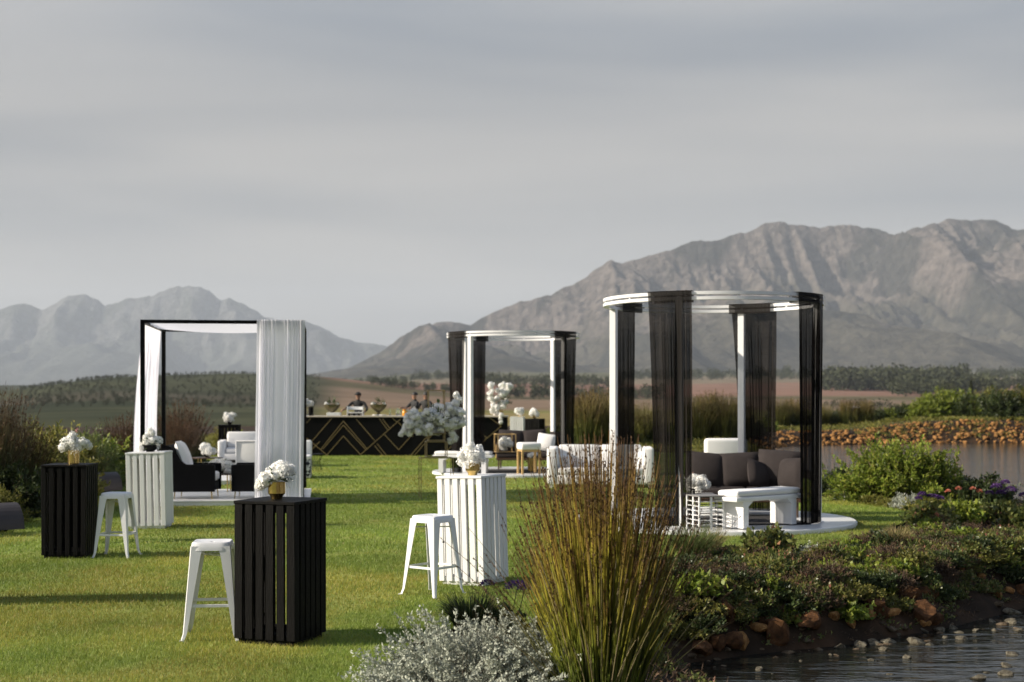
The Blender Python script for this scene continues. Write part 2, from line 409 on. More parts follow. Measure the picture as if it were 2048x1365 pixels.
# valley sheet, polar, out to beyond the mountains; lies under the garden ground where the two overlap
az = np.concatenate([np.linspace(-180, -32, 60)[:-1], np.linspace(-32, 32, 520), np.linspace(32, 180, 60)[1:]])
rr = np.concatenate([[1, 30, 55], np.exp(np.linspace(math.log(70), math.log(17000), 210))])
A, RR = np.meshgrid(np.radians(az), rr); VX, VY = RR * np.sin(A), RR * np.cos(A); VZ = height(VX, VY)
under = (VX > -68) & (VX < 58) & (VY > -18) & (VY < 98)
VZ = np.where(under, np.minimum(VZ, 0) - 1.6, VZ)
PX = px_of(VX, VY)
def lerp3(a, b, t): return np.asarray(a) * (1 - t[..., None]) + np.asarray(b) * t[..., None]
cN = fbm(VX / 420, VY / 420, 4, 21); cM = fbm(VX / 90, VY / 160, 4, 5)
lc = lerp3((0.15, 0.145, 0.055), (0.20, 0.165, 0.075), sstep(0.35, 0.65, cM))
lc = lerp3(lc, np.broadcast_to((0.175, 0.128, 0.092), lc.shape), sstep(480, 620, RR * (1 + 0.25 * (cN - 0.5))))
lc = lerp3(lc, np.broadcast_to((0.085, 0.080, 0.045), lc.shape), sstep(900, 960, RR + 300 * (cN - 0.5)) * sstep(1120, 1040, RR + 300 * (cN - 0.5)) * 0.8)
lc = lerp3(lc, np.broadcast_to((0.195, 0.120, 0.090), lc.shape), sstep(1080, 1150, RR + 400 * (cN - 0.5)))
lc = lerp3(lc, np.broadcast_to((0.17, 0.14, 0.10), lc.shape), sstep(1900, 2000, RR + 900 * (cN - 0.5)))
lc = lerp3(lc, np.broadcast_to((0.10, 0.10, 0.065), lc.shape), sstep(2300, 2700, RR + 900 * (cN - 0.5)))
hillm = sstep(700, 610, PX + 60 * (cN - 0.5)) * sstep(90, 160, RR)
lc = lerp3(lc, lerp3((0.040, 0.046, 0.032), (0.062, 0.066, 0.042), sstep(0.35, 0.65, cM)), hillm * np.where(VY > 1, 1, 0))
lc = lerp3(lc, np.broadcast_to((0.072, 0.066, 0.05), lc.shape), hillm * sstep(560, 620, RR) * sstep(760, 690, RR) * sstep(0.42, 0.5, cN))
na, nr = len(az), len(rr)
ii = np.arange(nr - 1)[:, None] * na + np.arange(na - 1)[None, :]
valley = obj('valley_terrain', np_mesh('valley_terrain', np.stack([VX, VY, VZ], -1).reshape(-1, 3), np.stack([ii, ii + na, ii + na + 1, ii + 1], -1).reshape(-1, 4), M_land, True, lc.reshape(-1, 3)))
tag(valley, 'valley floor of tan and pinkish vineyard fields below the mountains', 'valley', kind='structure')

def flat_poly(name, pts, z, mat):
    bm = bmesh.new(); f = bm.faces.new([bm.verts.new((x, y, z)) for x, y in pts])
    bmesh.ops.triangulate(bm, faces=[f]); bmesh.ops.recalc_face_normals(bm, faces=bm.faces)
    for q in bm.faces:
        if q.normal.z < 0: q.normal_flip()
    me = bpy.data.meshes.new(name); bm.to_mesh(me); bm.free(); me.materials.append(mat)
    return obj(name, me)
lawn = flat_poly('lawn', LAWN, 0.0, M_lawnbase); tag(lawn, 'mown green lawn running back between the pond and the bar', 'lawn', kind='structure')
pond = flat_poly('pond_water', [(0.2, -12), (0.2, 13.6), (3, 16), (9, 21), (20, 24.3), (41, 24.3), (41, -12)], WATER_Z, M_water); tag(pond, 'dark rippled pond water in the near corner', 'water', kind='structure')
lake = flat_poly('lake_water', [(7.0, 27), (9, 26.0), (59.5, 26.0), (59.5, 82), (12, 82), (7, 62)], WATER_Z, M_water); tag(lake, 'still grey lake beyond the lawn and the gazebo', 'water', kind='structure')

def mountain(name, label, prof, D, depth, seed, cols, spur, nx=460, nt=150):
    px = np.array([p[0] for p in prof], float); py = np.array([p[1] for p in prof], float)
    xs_k = (px - 1024) / F * D; hs_k = (HY - py) / F * D + CH
    xs = np.linspace(xs_k[0], xs_k[-1], nx)
    H = np.interp(xs, xs_k, hs_k)
    H = H + (fbm(xs / 95, xs * 0, 5, seed, 0.6) - 0.5) * 0.055 * H.max() * np.clip(H / H.max(), 0.1, 1)
    t = np.concatenate([np.linspace(-0.45, 0, 14)[:-1], np.linspace(0, 1, nt) ** 1.15])
    T, X = np.meshgrid(t, xs, indexing='ij'); HH = np.broadcast_to(H, T.shape)
    tt = np.clip(T, 0, 1)
    g = np.where(T >= 0, 0.62 * (1 - tt) ** 1.05 + 0.38 * (1 - tt) ** 4.5, 1 + T * 1.9)
    Xw = X + 420 * (fbm(X / 900, T * 2.2, 3, seed + 3) - 0.5) - 500 * tt
    s1 = ridged(Xw / spur, T * 0.9 + 3, 3, seed + 1, 0.45) - 0.62
    s2 = ridged(Xw / (spur * 0.3), T * 3.0, 4, seed + 2) - 0.6
    s3 = ridged(X / 95, T * depth / 170, 4, seed + 6, 0.6) - 0.6
    s4 = ridged(X / 34, T * depth / 60, 3, seed + 22, 0.6) - 0.6
    wgt = np.clip(tt * 7, 0, 1) * (1 - tt) ** 0.9
    Z = HH * g + HH * wgt * (1.0 * s1 + 0.46 * s2 * (1 - tt) ** 1.2) + HH * (0.14 * s3 + 0.05 * s4) * np.clip(tt * 10, 0, 1) * (1 - tt) ** 2.4
    Yw = D - T * depth + 260 * (fbm(X / 700, T * 3, 3, seed + 9) - 0.5) * np.clip(tt * 4, 0, 1)
    Z = np.maximum(np.minimum(Z, HH * (Yw / D) * 0.985 + 12 * s3), -4)
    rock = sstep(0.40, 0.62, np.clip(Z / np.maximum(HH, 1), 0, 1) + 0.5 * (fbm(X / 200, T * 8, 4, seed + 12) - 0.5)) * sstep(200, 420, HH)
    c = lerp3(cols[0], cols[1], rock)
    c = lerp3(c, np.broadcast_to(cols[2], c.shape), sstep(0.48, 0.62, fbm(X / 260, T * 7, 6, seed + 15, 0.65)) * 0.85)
    n1_, n2_ = T.shape
    ii = np.arange(n1_ - 1)[:, None] * n2_ + np.arange(n2_ - 1)[None, :]
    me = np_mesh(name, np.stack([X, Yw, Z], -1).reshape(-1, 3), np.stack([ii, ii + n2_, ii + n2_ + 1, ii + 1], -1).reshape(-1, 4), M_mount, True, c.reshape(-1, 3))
    return tag(obj(name, me), label, 'mountain', kind='structure')
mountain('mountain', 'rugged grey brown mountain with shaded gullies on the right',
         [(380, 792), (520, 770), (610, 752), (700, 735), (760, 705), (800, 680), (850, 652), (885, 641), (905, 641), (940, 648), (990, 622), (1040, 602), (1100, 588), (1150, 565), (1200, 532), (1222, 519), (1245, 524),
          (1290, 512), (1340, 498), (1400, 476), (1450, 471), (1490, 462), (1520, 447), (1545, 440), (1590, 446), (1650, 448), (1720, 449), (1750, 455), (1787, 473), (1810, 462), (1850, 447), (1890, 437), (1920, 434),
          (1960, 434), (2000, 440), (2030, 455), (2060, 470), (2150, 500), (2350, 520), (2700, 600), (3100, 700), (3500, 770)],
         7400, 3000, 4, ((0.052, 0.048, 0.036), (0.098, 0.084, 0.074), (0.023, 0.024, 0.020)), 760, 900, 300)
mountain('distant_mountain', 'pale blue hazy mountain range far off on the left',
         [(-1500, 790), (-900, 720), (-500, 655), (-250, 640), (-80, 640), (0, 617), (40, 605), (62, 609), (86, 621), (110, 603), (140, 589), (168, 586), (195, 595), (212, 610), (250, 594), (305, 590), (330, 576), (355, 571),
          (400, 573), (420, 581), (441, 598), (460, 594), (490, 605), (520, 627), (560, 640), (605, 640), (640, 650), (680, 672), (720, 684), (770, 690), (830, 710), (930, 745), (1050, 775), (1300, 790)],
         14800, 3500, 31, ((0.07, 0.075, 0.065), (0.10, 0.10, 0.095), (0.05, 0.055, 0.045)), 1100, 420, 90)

# ---------------------------------------------------------------- haze
hz = MB().box((0, 0, 650), (35200, 35200, 1316)).mesh('haze')
hm = bpy.data.materials.new('haze_air'); hm.use_nodes = True; hm.node_tree.nodes.clear()
ho = hm.node_tree.nodes.new('ShaderNodeOutputMaterial'); hv = hm.node_tree.nodes.new('ShaderNodeVolumePrincipled')
hv.inputs['Color'].default_value = (0.74, 0.82, 0.92, 1); hv.inputs['Density'].default_value = 0.000050; hv.inputs['Anisotropy'].default_value = 0.0
hm.node_tree.links.new(hv.outputs[0], ho.inputs['Volume']); hz.materials.append(hm)
tag(obj('haze', hz), 'thin pale morning haze filling the valley', 'haze', kind='stuff')

# ---------------------------------------------------------------- crate cocktail tables
def make_crate(name, label, loc, rz, mat, group, w=0.52, h=1.1, n=6, rx=0, ry=0, seed=0, sw=0.062):
    t = thing(name, label, 'table', loc, rz, group, rx, ry); q = random.Random(seed)
    MB().rbox((0, 0, h - 0.012), (w + 0.012, w + 0.012, 0.024), 0.003, 1).build('table_top', mat, t)
    for z in (0.055, h - 0.06):                                  # inner rails that carry the slats
        for s in (-1, 1):
            MB().box((0, s * (w / 2 - 0.035), z), (w - 0.05, 0.025, 0.055)).build('rail', mat, t)
            MB().box((s * (w / 2 - 0.035), 0, z + 0.002), (0.025, w - 0.10, 0.055)).build('rail', mat, t)
    MB().box((0, 0, 0.018), (w - 0.05, w - 0.05, 0.036)).build('plinth', mat, t)
    me = MB().rbox((0, 0, 0), (sw, 0.02, h - 0.064), 0.003, 1).mesh('slat', mat)
    for k in range(4):
        a = k * math.pi / 2
        for i in range(n):
            u = -w / 2 + sw / 2 + i * (w - sw) / (n - 1)
            if k % 2: u *= (w - 0.046) / w
            v = -w / 2 + 0.011 + q.uniform(-0.002, 0.002)
            x, y = u * math.cos(a) - v * math.sin(a), u * math.sin(a) + v * math.cos(a)
            obj('slat', me, t, (x, y, 0.04 + (h - 0.064) / 2), (0, q.uniform(-.004, .004), a), (q.uniform(.93, 1.08), 1, 1))
    return t
G = 'slatted crate tables'
def crate_at(near, rz, w=0.52):
    """centre of a crate whose corner nearest to the camera is given"""
    c, s = math.cos(rz), math.sin(rz)
    return (near[0] - c * w / 2 - s * w / 2, near[1] - s * w / 2 + c * w / 2, 0)
L1 = crate_at((-1.65, 10.78), R(-20)); L2 = crate_at((-0.279, 14.18), R(-28)); L3 = crate_at((-4.99, 20.45), R(1)); L4 = crate_at((-5.0, 16.68), R(1))
make_crate('crate_table', 'black slatted crate table in the foreground with gold vase on top', L1, R(-20), M_blackwood, G, seed=1, sw=0.067)
make_crate('crate_table', 'white slatted crate table in front of the reed clump', L2, R(-28), M_white, G, ry=R(-1.8), seed=2)
make_crate('crate_table', 'white slatted crate table standing before the white curtained cabana', L3, R(1), M_white, G, w=0.55, ry=R(-1.4), seed=3)
make_crate('crate_table', 'leftmost black slatted crate table near the flower bed', L4, R(1), M_blackwood, G, seed=4, sw=0.054)
make_crate('crate_table', 'distant black crate table behind the white sofa in the cabana', (-8.1, 40.8, 0), R(3), M_blackwood, G, w=0.56, seed=5)
make_crate('crate_table', 'distant white crate table behind the middle gazebo', (0.22, 57.0, 0), R(-8), M_white, G, seed=6)
make_crate('crate_table', 'distant black crate table beside the white one behind the middle gazebo', (0.84, 52.0, 0), R(-24), M_blackwood, G, w=0.56, seed=7)
make_crate('crate_table', 'black crate table beyond the left edge whose shadow crosses the lawn', (-5.55, 13.1, 0), R(4), M_blackwood, G, seed=8)

# ---------------------------------------------------------------- metal stools
def make_stool():
    t = thing('bar_stool', 'x', 'stool')
    H, st, bt = 0.762, 0.152, 0.212
    # seat: pressed square pan with turned down rim and a hand hole
    s = MB(); n = 40; rows = []
    def sq(a, r, p=5.0):
        c, q = math.cos(a), math.sin(a); k = (abs(c) ** p + abs(q) ** p) ** (-1 / p); return (r * k * c, r * k * q)
    for r, z in ((0.017, H - 0.016), (0.019, H - 0.009), (0.06, H - 0.006), (0.105, H - 0.008), (0.128, H - 0.002), (0.143, H - 0.001), (0.152, H - 0.010), (0.158, H - 0.05), (0.160, H - 0.065)):
        rows.append([sq(2 * math.pi * k / n, r, 2.2 if r < 0.05 else (4 if r < 0.1 else 7)) + (z,) for k in range(n + 1)])
    s.sheet(rows); s.build('seat', M_whitemetal, t, True)
    for sx, sy in ((1, 1), (-1, 1), (-1, -1), (1, -1)):
        m = MB(); zs = [H - 0.03, H - 0.10, 0.45, 0.22, 0.06, 0.0]
        sec = []
        for z in zs:
            k = (H - z) / H; o = st + (bt - st) * k + (0.012 if z < 0.03 else 0)
            wd = 0.066 * (1 - k) ** 1.0 + 0.026; wd = 0.10 if z > H - 0.05 else wd
            sec.append([(o - wd, o, z), (o - 0.006, o, z), (o, o - 0.006, z), (o, o - wd, z), (o - 0.005, o - wd, z), (o - 0.009, o - 0.009, z), (o - wd, o - 0.005, z)])
        g = [[(sx * x, sy * y, z) for x, y, z in row + [row[0]]] for row in sec]
        m.sheet(g); m.add([p for p in g[-1][:-1]], [tuple(range(7))])
        lg = m.build('leg', M_whitemetal, t, True)
        # rubber foot
        MB().rbox((sx * (bt + 0.004), sy * (bt + 0.004), 0.006), (0.034, 0.034, 0.012), 0.003, 1).build('foot', M_whitemetal, lg)
    o = st + (bt - st) * (H - 0.27) / H - 0.008
    for k in range(4):
        a = k * math.pi / 2; Mx = Matrix.Rotation(a, 4, 'Z')
        MB().rbox((0, o - 0.004, 0.27), (2 * o - 0.02, 0.006, 0.024), 0.002, 1, Mx).build('foot_rail', M_whitemetal, t)
    o2 = st + (bt - st) * 0.12 / H - 0.012
    for k in range(2):
        MB().tube([(-o2, 0, 0), (o2, 0, 0)], 0.006, 6, TR((0, 0, H - 0.10 - k * 0.012), rz=math.pi / 4 + k * math.pi / 2) @ Matrix.Scale(1.38, 4, (1, 0, 0))).build('cross_brace', M_whitemetal, t)
    return t
stool = make_stool()
for i, (lab, loc, rz) in enumerate([
        ('white metal stool tucked against the foreground black crate table', (-2.37, 11.26, 0), R(6)),
        ('white metal stool turned cornerwise beside the central white crate table', (-0.765, 13.69, 0), R(52)),
        ('white metal stool right of the leftmost black crate table', (-4.705, 16.93, 0), R(-4)),
        ('white metal stool glimpsed through the slats of the leftmost black crate', (-5.72, 18.6, 0), R(3))]):
    o = stool if i == 0 else copy_tree(stool)
    o.location = loc; o.rotation_euler = (0, 0, rz); tag(o, lab, 'stool', 'white metal bar stools')

# ---------------------------------------------------------------- flowers
def head_mesh(name, n, r, pw, mat, seed, lobes=4, flat=1.0):
    """one flower head: florets of small petals over a lumpy ball"""
    g = np.random.default_rng(seed); V = []; Fc = []
    i = np.arange(n) + 0.5; ph = np.arccos(1 - 2 * i / n); th = np.pi * (1 + 5 ** 0.5) * i
    for k in range(n):
        d = Vector((math.cos(th[k]) * math.sin(ph[k]), math.sin(th[k]) * math.sin(ph[k]), math.cos(ph[k])))
        d = (d + Vector(g.normal(0, 0.10, 3))).normalized(); rad = r * g.uniform(0.84, 1.08) * (0.80 + 0.42 * float(vnoise(d.x * 1.7 + 3 * seed, d.y * 1.7 + d.z * 1.3, seed)))
        nrm = (d + Vector(g.normal(0, 0.28, 3))).normalized()
        a = nrm.orthogonal().normalized(); b = nrm.cross(a); rot = g.uniform(0, 6.28); c0 = d * rad
        for q in range(lobes):
            an = rot + q * 2 * math.pi / lobes; u = a * math.cos(an) + b * math.sin(an); w = nrm.cross(u)
            o = len(V)
            V += [c0, c0 + u * pw * 0.62 + w * pw * 0.48 + nrm * pw * 0.22, c0 + u * pw * 1.12 + nrm * pw * g.uniform(-0.1, .3), c0 + u * pw * 0.62 - w * pw * 0.48 + nrm * pw * 0.22]
            Fc.append((o, o + 1, o + 2, o + 3))
    V = np.array([tuple(v) for v in V])
    # core so that no light shows through
    cv, cf = [], []
    for a in range(7):
        for b in range(10):
            p, t = math.pi * a / 6, 2 * math.pi * b / 10; cv.append((0.72 * r * math.sin(p) * math.cos(t), 0.72 * r * math.sin(p) * math.sin(t), 0.72 * r * math.cos(p)))
    for a in range(6):
        for b in range(10): cf.append((a * 10 + b, a * 10 + (b + 1) % 10, (a + 1) * 10 + (b + 1) % 10, (a + 1) * 10 + b))
    o = len(V); V = np.vstack([V, cv]); Fc = np.vstack([Fc, np.array(cf) + o]); V[:, 2] *= flat
    return np_mesh(name, V, Fc, mat)
HEADS = [head_mesh('flower_head', 60, 1.0, 0.26, M_petal, s) for s in (1, 2, 3)]                 # hydrangea like
ROSES = [head_mesh('flower_head', 26, 0.92, 0.46, M_petal, s, 5) for s in (4, 5)]               # rose like, bigger petals
ORCHID = [head_mesh('flower_head', 30, 0.88, 0.50, M_petal, s, 5) for s in (6, 7)]               # open blossoms
def heads(t, pts, kind, q):
    for x, y, z, r in pts:
        obj('flower_head', q.choice(kind), t, (x, y, z), (q.uniform(0, 6), q.uniform(0, 6), q.uniform(0, 6)), (r * q.uniform(.92, 1.08), r * q.uniform(.92, 1.08), r * q.uniform(.88, 1.0)))
def leaves_np(P, D, ln, wd, g, fold=0.25, up=0.0):
    """diamond leaves: P base points, D directions, lengths, widths -> V, F (quads)"""
    n = len(P); D = D / (np.linalg.norm(D, axis=1, keepdims=True) + 1e-9)
    rv = g.normal(0, 1, (n, 3)); S = np.cross(D, rv); S /= (np.linalg.norm(S, axis=1, keepdims=True) + 1e-9)
    N = np.cross(S, D); ln = np.broadcast_to(ln, n)[:, None]; wd = np.broadcast_to(wd, n)[:, None]
    V = np.stack([P, P + D * ln * 0.5 + S * wd * 0.5 + N * wd * fold, P + D * ln - N * ln * 0.08, P + D * ln * 0.5 - S * wd * 0.5 + N * wd * fold], 1).reshape(-1, 3)
    return V, np.arange(n * 4).reshape(n, 4)
def leaf_part(name, t, P, D, ln, wd, mat, seed, stuff=False):
    g = np.random.default_rng(seed); V, Fc = leaves_np(np.array(P, float), np.array(D, float), ln, wd, g)
    return obj(name, np_mesh(name, V, Fc, mat), t)
def greens(t, c, rad, n, seed, ln=0.07, wd=0.03, mat=None):
    g = np.random.default_rng(seed); D = g.normal(0, 1, (n, 3)); D[:, 2] = np.abs(D[:, 2]) * 0.7 - 0.15
    D /= np.linalg.norm(D, axis=1, keepdims=True)
    return leaf_part('greenery', t, np.array(c) + D * rad * g.uniform(0.5, 1.0, (n, 1)), D, ln, wd, mat or M_green, seed)
def babys_breath(t, c, d, n, seed):
    g = np.random.default_rng(seed); P = np.array(c) + np.array(d) * g.uniform(0.3, 1.0, (n, 1)) + g.normal(0, 0.028, (n, 3))
    D = g.normal(0, 1, (n, 3)); V, Fc = leaves_np(P, D, 0.011, 0.011, g)
    o = obj('small_blossoms', np_mesh('small_blossoms', V, Fc, M_petal), t); o['kind'] = 'stuff'
    m = MB()
    for k in range(0, n, 9): m.tube([c, (Vector(c) + Vector(P[k])) / 2 + Vector((0, 0, .01)), P[k]], 0.0012, 3)
    m.build('stem', M_green, t)
def pot_vase(t, r, h, mat, low=True):
    p = [(r * 0.62, 0), (r * 0.66, h * 0.05), (r * 0.70, h * 0.16), (r, h * 0.34), (r * 1.0, h), (r * 0.93, h), (r * 0.92, h * 0.4), (0.0, h * 0.3)] if low else \
        [(r * 0.8, 0), (r, h * 0.04), (r, h), (r * 0.92, h), (r * 0.9, h * 0.2), (0, h * 0.2)]
    MB().lathe(p, 28).build('vase', mat, t, True)
def flowers(label, loc, pts, kind, vase, seed, rz=0, extra=None, group='white flower arrangements'):
    t = thing('flower_arrangement', label, 'flowers', loc, rz, group); q = random.Random(seed)
    if vase: vase(t)
    heads(t, pts, kind, q)
    if extra: extra(t)
    return t
def ball(c, rad, n, r, seed, sq=(1, 1, 1), zmin=-9):
    q = random.Random(seed); out = []
    for i in range(n):
        for _ in range(60):
            d = Vector((q.gauss(0, 1), q.gauss(0, 1), q.gauss(0, 1))).normalized() * q.uniform(0.45, 1.0)
            p = (c[0] + d.x * rad * sq[0], c[1] + d.y * rad * sq[1], c[2] + d.z * rad * sq[2])
            if p[2] > zmin and all((Vector(p) - Vector(o[:3])).length > r * 0.95 for o in out): break
        out.append(p + (r * q.uniform(0.8, 1.15),))
    return out
def on(L, h, dx=0, dy=0, ry=0): return (L[0] + dx + math.sin(ry) * h, L[1] + dy, h * math.cos(ry) + 0.001)
# foreground gold vase, bouquet leaning to both sides
flowers('white bouquet in gold vase on the foreground black crate table', on(L1, 1.101, -0.03, -0.02),
        [(-0.115, -0.02, 0.125, 0.045), (-0.075, -0.05, 0.155, 0.05), (-0.10, 0.03, 0.17, 0.045), (-0.04, 0.0, 0.20, 0.055), (0.0, -0.05, 0.185, 0.052), (0.015, 0.03, 0.245, 0.05), (0.055, -0.02, 0.235, 0.055),
         (0.10, 0.0, 0.245, 0.038), (0.045, -0.05, 0.20, 0.045), (-0.135, 0.02, 0.10, 0.04), (0.03, 0.05, 0.19, 0.05), (0.115, 0.02, 0.215, 0.03)], HEADS + ROSES,
        lambda t: pot_vase(t, 0.067, 0.135, M_gold), 1, extra=lambda t: (babys_breath(t, (0.05, 0, 0.15), (0.09, -0.03, 0.03), 150, 5), greens(t, (0, 0, 0.15), 0.07, 30, 3)))
flowers('tight white hydrangea bunch in squat gold pot on the central white crate table', on(L2, 1.101, 0.02, -0.03, R(-1.8)),
        ball((-0.015, 0, 0.20), 0.095, 16, 0.052, 7, (1.1, 1.0, 1.0)) + [(-0.115, 0, 0.13, 0.045), (0.10, -0.02, 0.16, 0.04), (-0.02, -0.05, 0.29, 0.05)], HEADS,
        lambda t: pot_vase(t, 0.072, 0.14, M_gold), 2, extra=lambda t: babys_breath(t, (0.05, 0, 0.16), (0.08, -0.03, 0.0), 120, 6))
def bowl(r, h, mat):
    return lambda t: MB().lathe([(r * 0.45, 0), (r * 0.5, 0.01), (r * 0.85, h * 0.5), (r, h), (r * 0.95, h), (r * 0.8, h * 0.5), (0, 0.02)], 24).build('vase', mat, t, True)
flowers('white roses in dark bowl on the white crate table before the cabana', on(L3, 1.101, 0.02, -0.02, R(-1.4)),
        ball((0.02, 0, 0.17), 0.105, 17, 0.058, 9, (1.2, 1, 0.95), 0.07) + [(-0.12, -0.05, 0.06, 0.06), (-0.15, 0.02, 0.10, 0.05), (0.0, 0, 0.30, 0.05)], ROSES + HEADS,
        bowl(0.12, 0.10, M_blackpaint), 3, extra=lambda t: greens(t, (0, 0, 0.12), 0.13, 40, 4))
flowers('white bouquet with one pink tip in tall gold vase on the leftmost black crate', on(L4, 1.101, 0.05, -0.02),
        ball((0.01, 0, 0.24), 0.11, 14, 0.05, 12, (1.25, 1, 0.75)) + [(-0.14, 0, 0.19, 0.045), (0.15, 0, 0.25, 0.05), (0.18, 0.02, 0.21, 0.04), (-0.01, 0, 0.34, 0.045)], HEADS + ROSES,
        lambda t: pot_vase(t, 0.066, 0.165, M_gold, False), 4, extra=lambda t: (babys_breath(t, (0, -0.02, 0.16), (0.05, -0.09, 0.02), 130, 8), greens(t, (0, 0, 0.2), 0.1, 24, 9),
        leaf_part('pink_blossom', t, np.array([(0.035, 0, 0.37 + 0.008 * k) for k in range(7)]), rng.normal(0, 1, (7, 3)) + (0, 0, 1), 0.03, 0.02, leafm('pink_petal', (0.5, 0.2, 0.22), (0.6, 0.3, 0.3)), 3)))
M_glass = pm('clear_glass', (0.9, 0.92, 0.9), 0.05, var=0.0); M_glass.node_tree.nodes['Principled BSDF'].inputs['Transmission Weight'].default_value = 0.92
flowers('white flowers on the distant black crate behind the cabana sofa', (-8.1, 40.8, 1.101), ball((0, 0, 0.22), 0.13, 9, 0.075, 3, (1, 1, .9)) + [(0.13, 0, 0.28, 0.06), (-0.1, 0, .13, .06)], HEADS, lambda t: pot_vase(t, 0.07, 0.13, M_blackpaint), 5)
flowers('white flower ball on the distant white crate', (0.30, 57.0, 1.101), ball((0, 0, 0.22), 0.15, 10, 0.085, 5), HEADS, lambda t: pot_vase(t, 0.07, 0.12, M_gold), 6)
flowers('white flower ball on the distant black crate beside the white one', (0.82, 52.0, 1.101), ball((0, 0, 0.23), 0.15, 10, 0.085, 6), HEADS, lambda t: pot_vase(t, 0.07, 0.13, M_gold), 7)

# ---------------------------------------------------------------- square cabana with white curtains
CA = R(7.5); C0 = Vector((-6.42, 24.72, 0)); cw, cd, chh = 2.74, 3.25, 3.24
def cpt(u, v, z): return (C0.x + u * math.cos(CA) - v * math.sin(CA), C0.y + u * math.sin(CA) + v * math.cos(CA), z)
cab = thing('cabana', 'square black framed cabana with white canopy cloth on the lawn', 'cabana', C0, CA)
pt_ = 0.075
for u in (0, cw):
    for v in (0, cd):
        MB().rbox((u, v, chh / 2 + 0.03), (pt_, pt_, chh - 0.06 - 0.06), 0.004, 1).build('post', M_blackpaint, cab)
for v in (0, cd): MB().rbox((cw / 2, v, chh - 0.03), (cw + pt_, pt_, 0.06), 0.004, 1).build('beam', M_blackpaint, cab)
for u in (0, cw): MB().rbox((u, cd / 2, chh - 0.03), (pt_ - 0.004, cd - pt_ - 0.002, 0.056), 0.004, 1).build('beam', M_blackpaint, cab)
g = []
for i in range(15):
    row = []
    for j in range(25):
        u, v = i / 14, j / 24
        row.append((0.04 + u * (cw - 0.08), 0.05 + v * (cd - 0.1), chh - 0.012 - 0.05 * math.sin(math.pi * u) - 0.07 * math.sin(math.pi * v) * (0.6 + 0.4 * math.sin(math.pi * u)) + 0.010 * math.sin(v * 40 + u)))
    g.append(row)
MB().sheet(g).build('canopy_cloth', M_voile, cab, True)

def curtain(name, label, top, bottom, z0, z1, mat, folds, amp, seed, group, over=0.0, nrm=None, rows=34, sway=0.0):
    """pleated cloth: top(u), bottom(u) give x,y points for u in 0..1; nrm(u) the outward direction"""
    q = random.Random(seed); cols = folds * 10; gr = []
    ph = [q.uniform(-0.6, 0.6) for _ in range(folds + 4)]; am = [q.uniform(0.25, 1.45) for _ in range(folds + 4)]; s0 = q.uniform(0, 6)
    def pt(u, v, z, a):
        k = max(0.0, u + 0.045 * math.sin(10.7 * u + s0) + 0.018 * math.sin(27 * u + 2 * s0 + 1.2 * v) - 0.045 * math.sin(s0)) * folds; i = int(k); fr = k - i; fr = fr * fr * (3 - 2 * fr); w = am[i] * (1 - fr) + am[i + 1] * fr
        tx, ty = top(u); bx, by = bottom(u); s = v ** 0.8
        x, y = tx + (bx - tx) * s, ty + (by - ty) * s
        ox, oy = nrm(u); o = amp * a * w * math.sin(2 * math.pi * k) + sway * math.sin(math.pi * v) 
        # fold back along the cloth so that pleats overlap
        e = 0.004; dx, dy = top(min(1, u + e)); ux, uy = dx - tx, dy - ty; l = math.hypot(ux, uy) + 1e-9
        so = amp * 0.55 * a * math.sin(4 * math.pi * k + 0.4)
        return (x + ox * o + ux / l * so, y + oy * o + uy / l * so, z)
    us = [min(0.9999, j / cols) for j in range(cols + 1)]
    if over:
        gr.append([(top(u)[0] - nrm(u)[0] * over, top(u)[1] - nrm(u)[1] * over, z0 - 0.16) for u in us])
        gr.append([(top(u)[0] - nrm(u)[0] * over, top(u)[1] - nrm(u)[1] * over, z0) for u in us])
    for i in range(rows + 1):
        v = i / rows; a = 0.25 + 0.75 * min(1, v * 5)
        gr.append([pt(u, v, z0 + (z1 - z0) * v, a) for u in us])
    o = MB().sheet(gr).build(name, mat, None, True)
    return tag(o, label, 'curtain', group)
def seg(a, b): return lambda u: (a[0] + (b[0] - a[0]) * u, a[1] + (b[1] - a[1]) * u)
GC = 'white voile curtains on the cabana'
nf = (math.sin(CA), -math.cos(CA)); nl = (-math.cos(CA), -math.sin(CA))
curtain('voile_curtain', 'wide white voile curtain over the front right corner of the cabana', seg(cpt(1.96, -0.06, 0)[:2], cpt(2.79, -0.06, 0)[:2]), seg(cpt(1.91, -0.075, 0)[:2], cpt(2.75, -0.075, 0)[:2]),
        chh + 0.012, 0.13, M_voile, 11, 0.021, 3, GC, 0.10, lambda u: nf)
curtain('voile_curtain', 'white voile curtain hanging from the left side of the cabana', seg(cpt(-0.02, 0.45, 0)[:2], cpt(-0.02, 2.9, 0)[:2]), seg(cpt(-0.17, 0.3, 0)[:2], cpt(-0.05, 2.55, 0)[:2]),
        chh - 0.065, 0.12, M_voile, 22, 0.028, 4, GC, 0.0, lambda u: nl, sway=0.05)

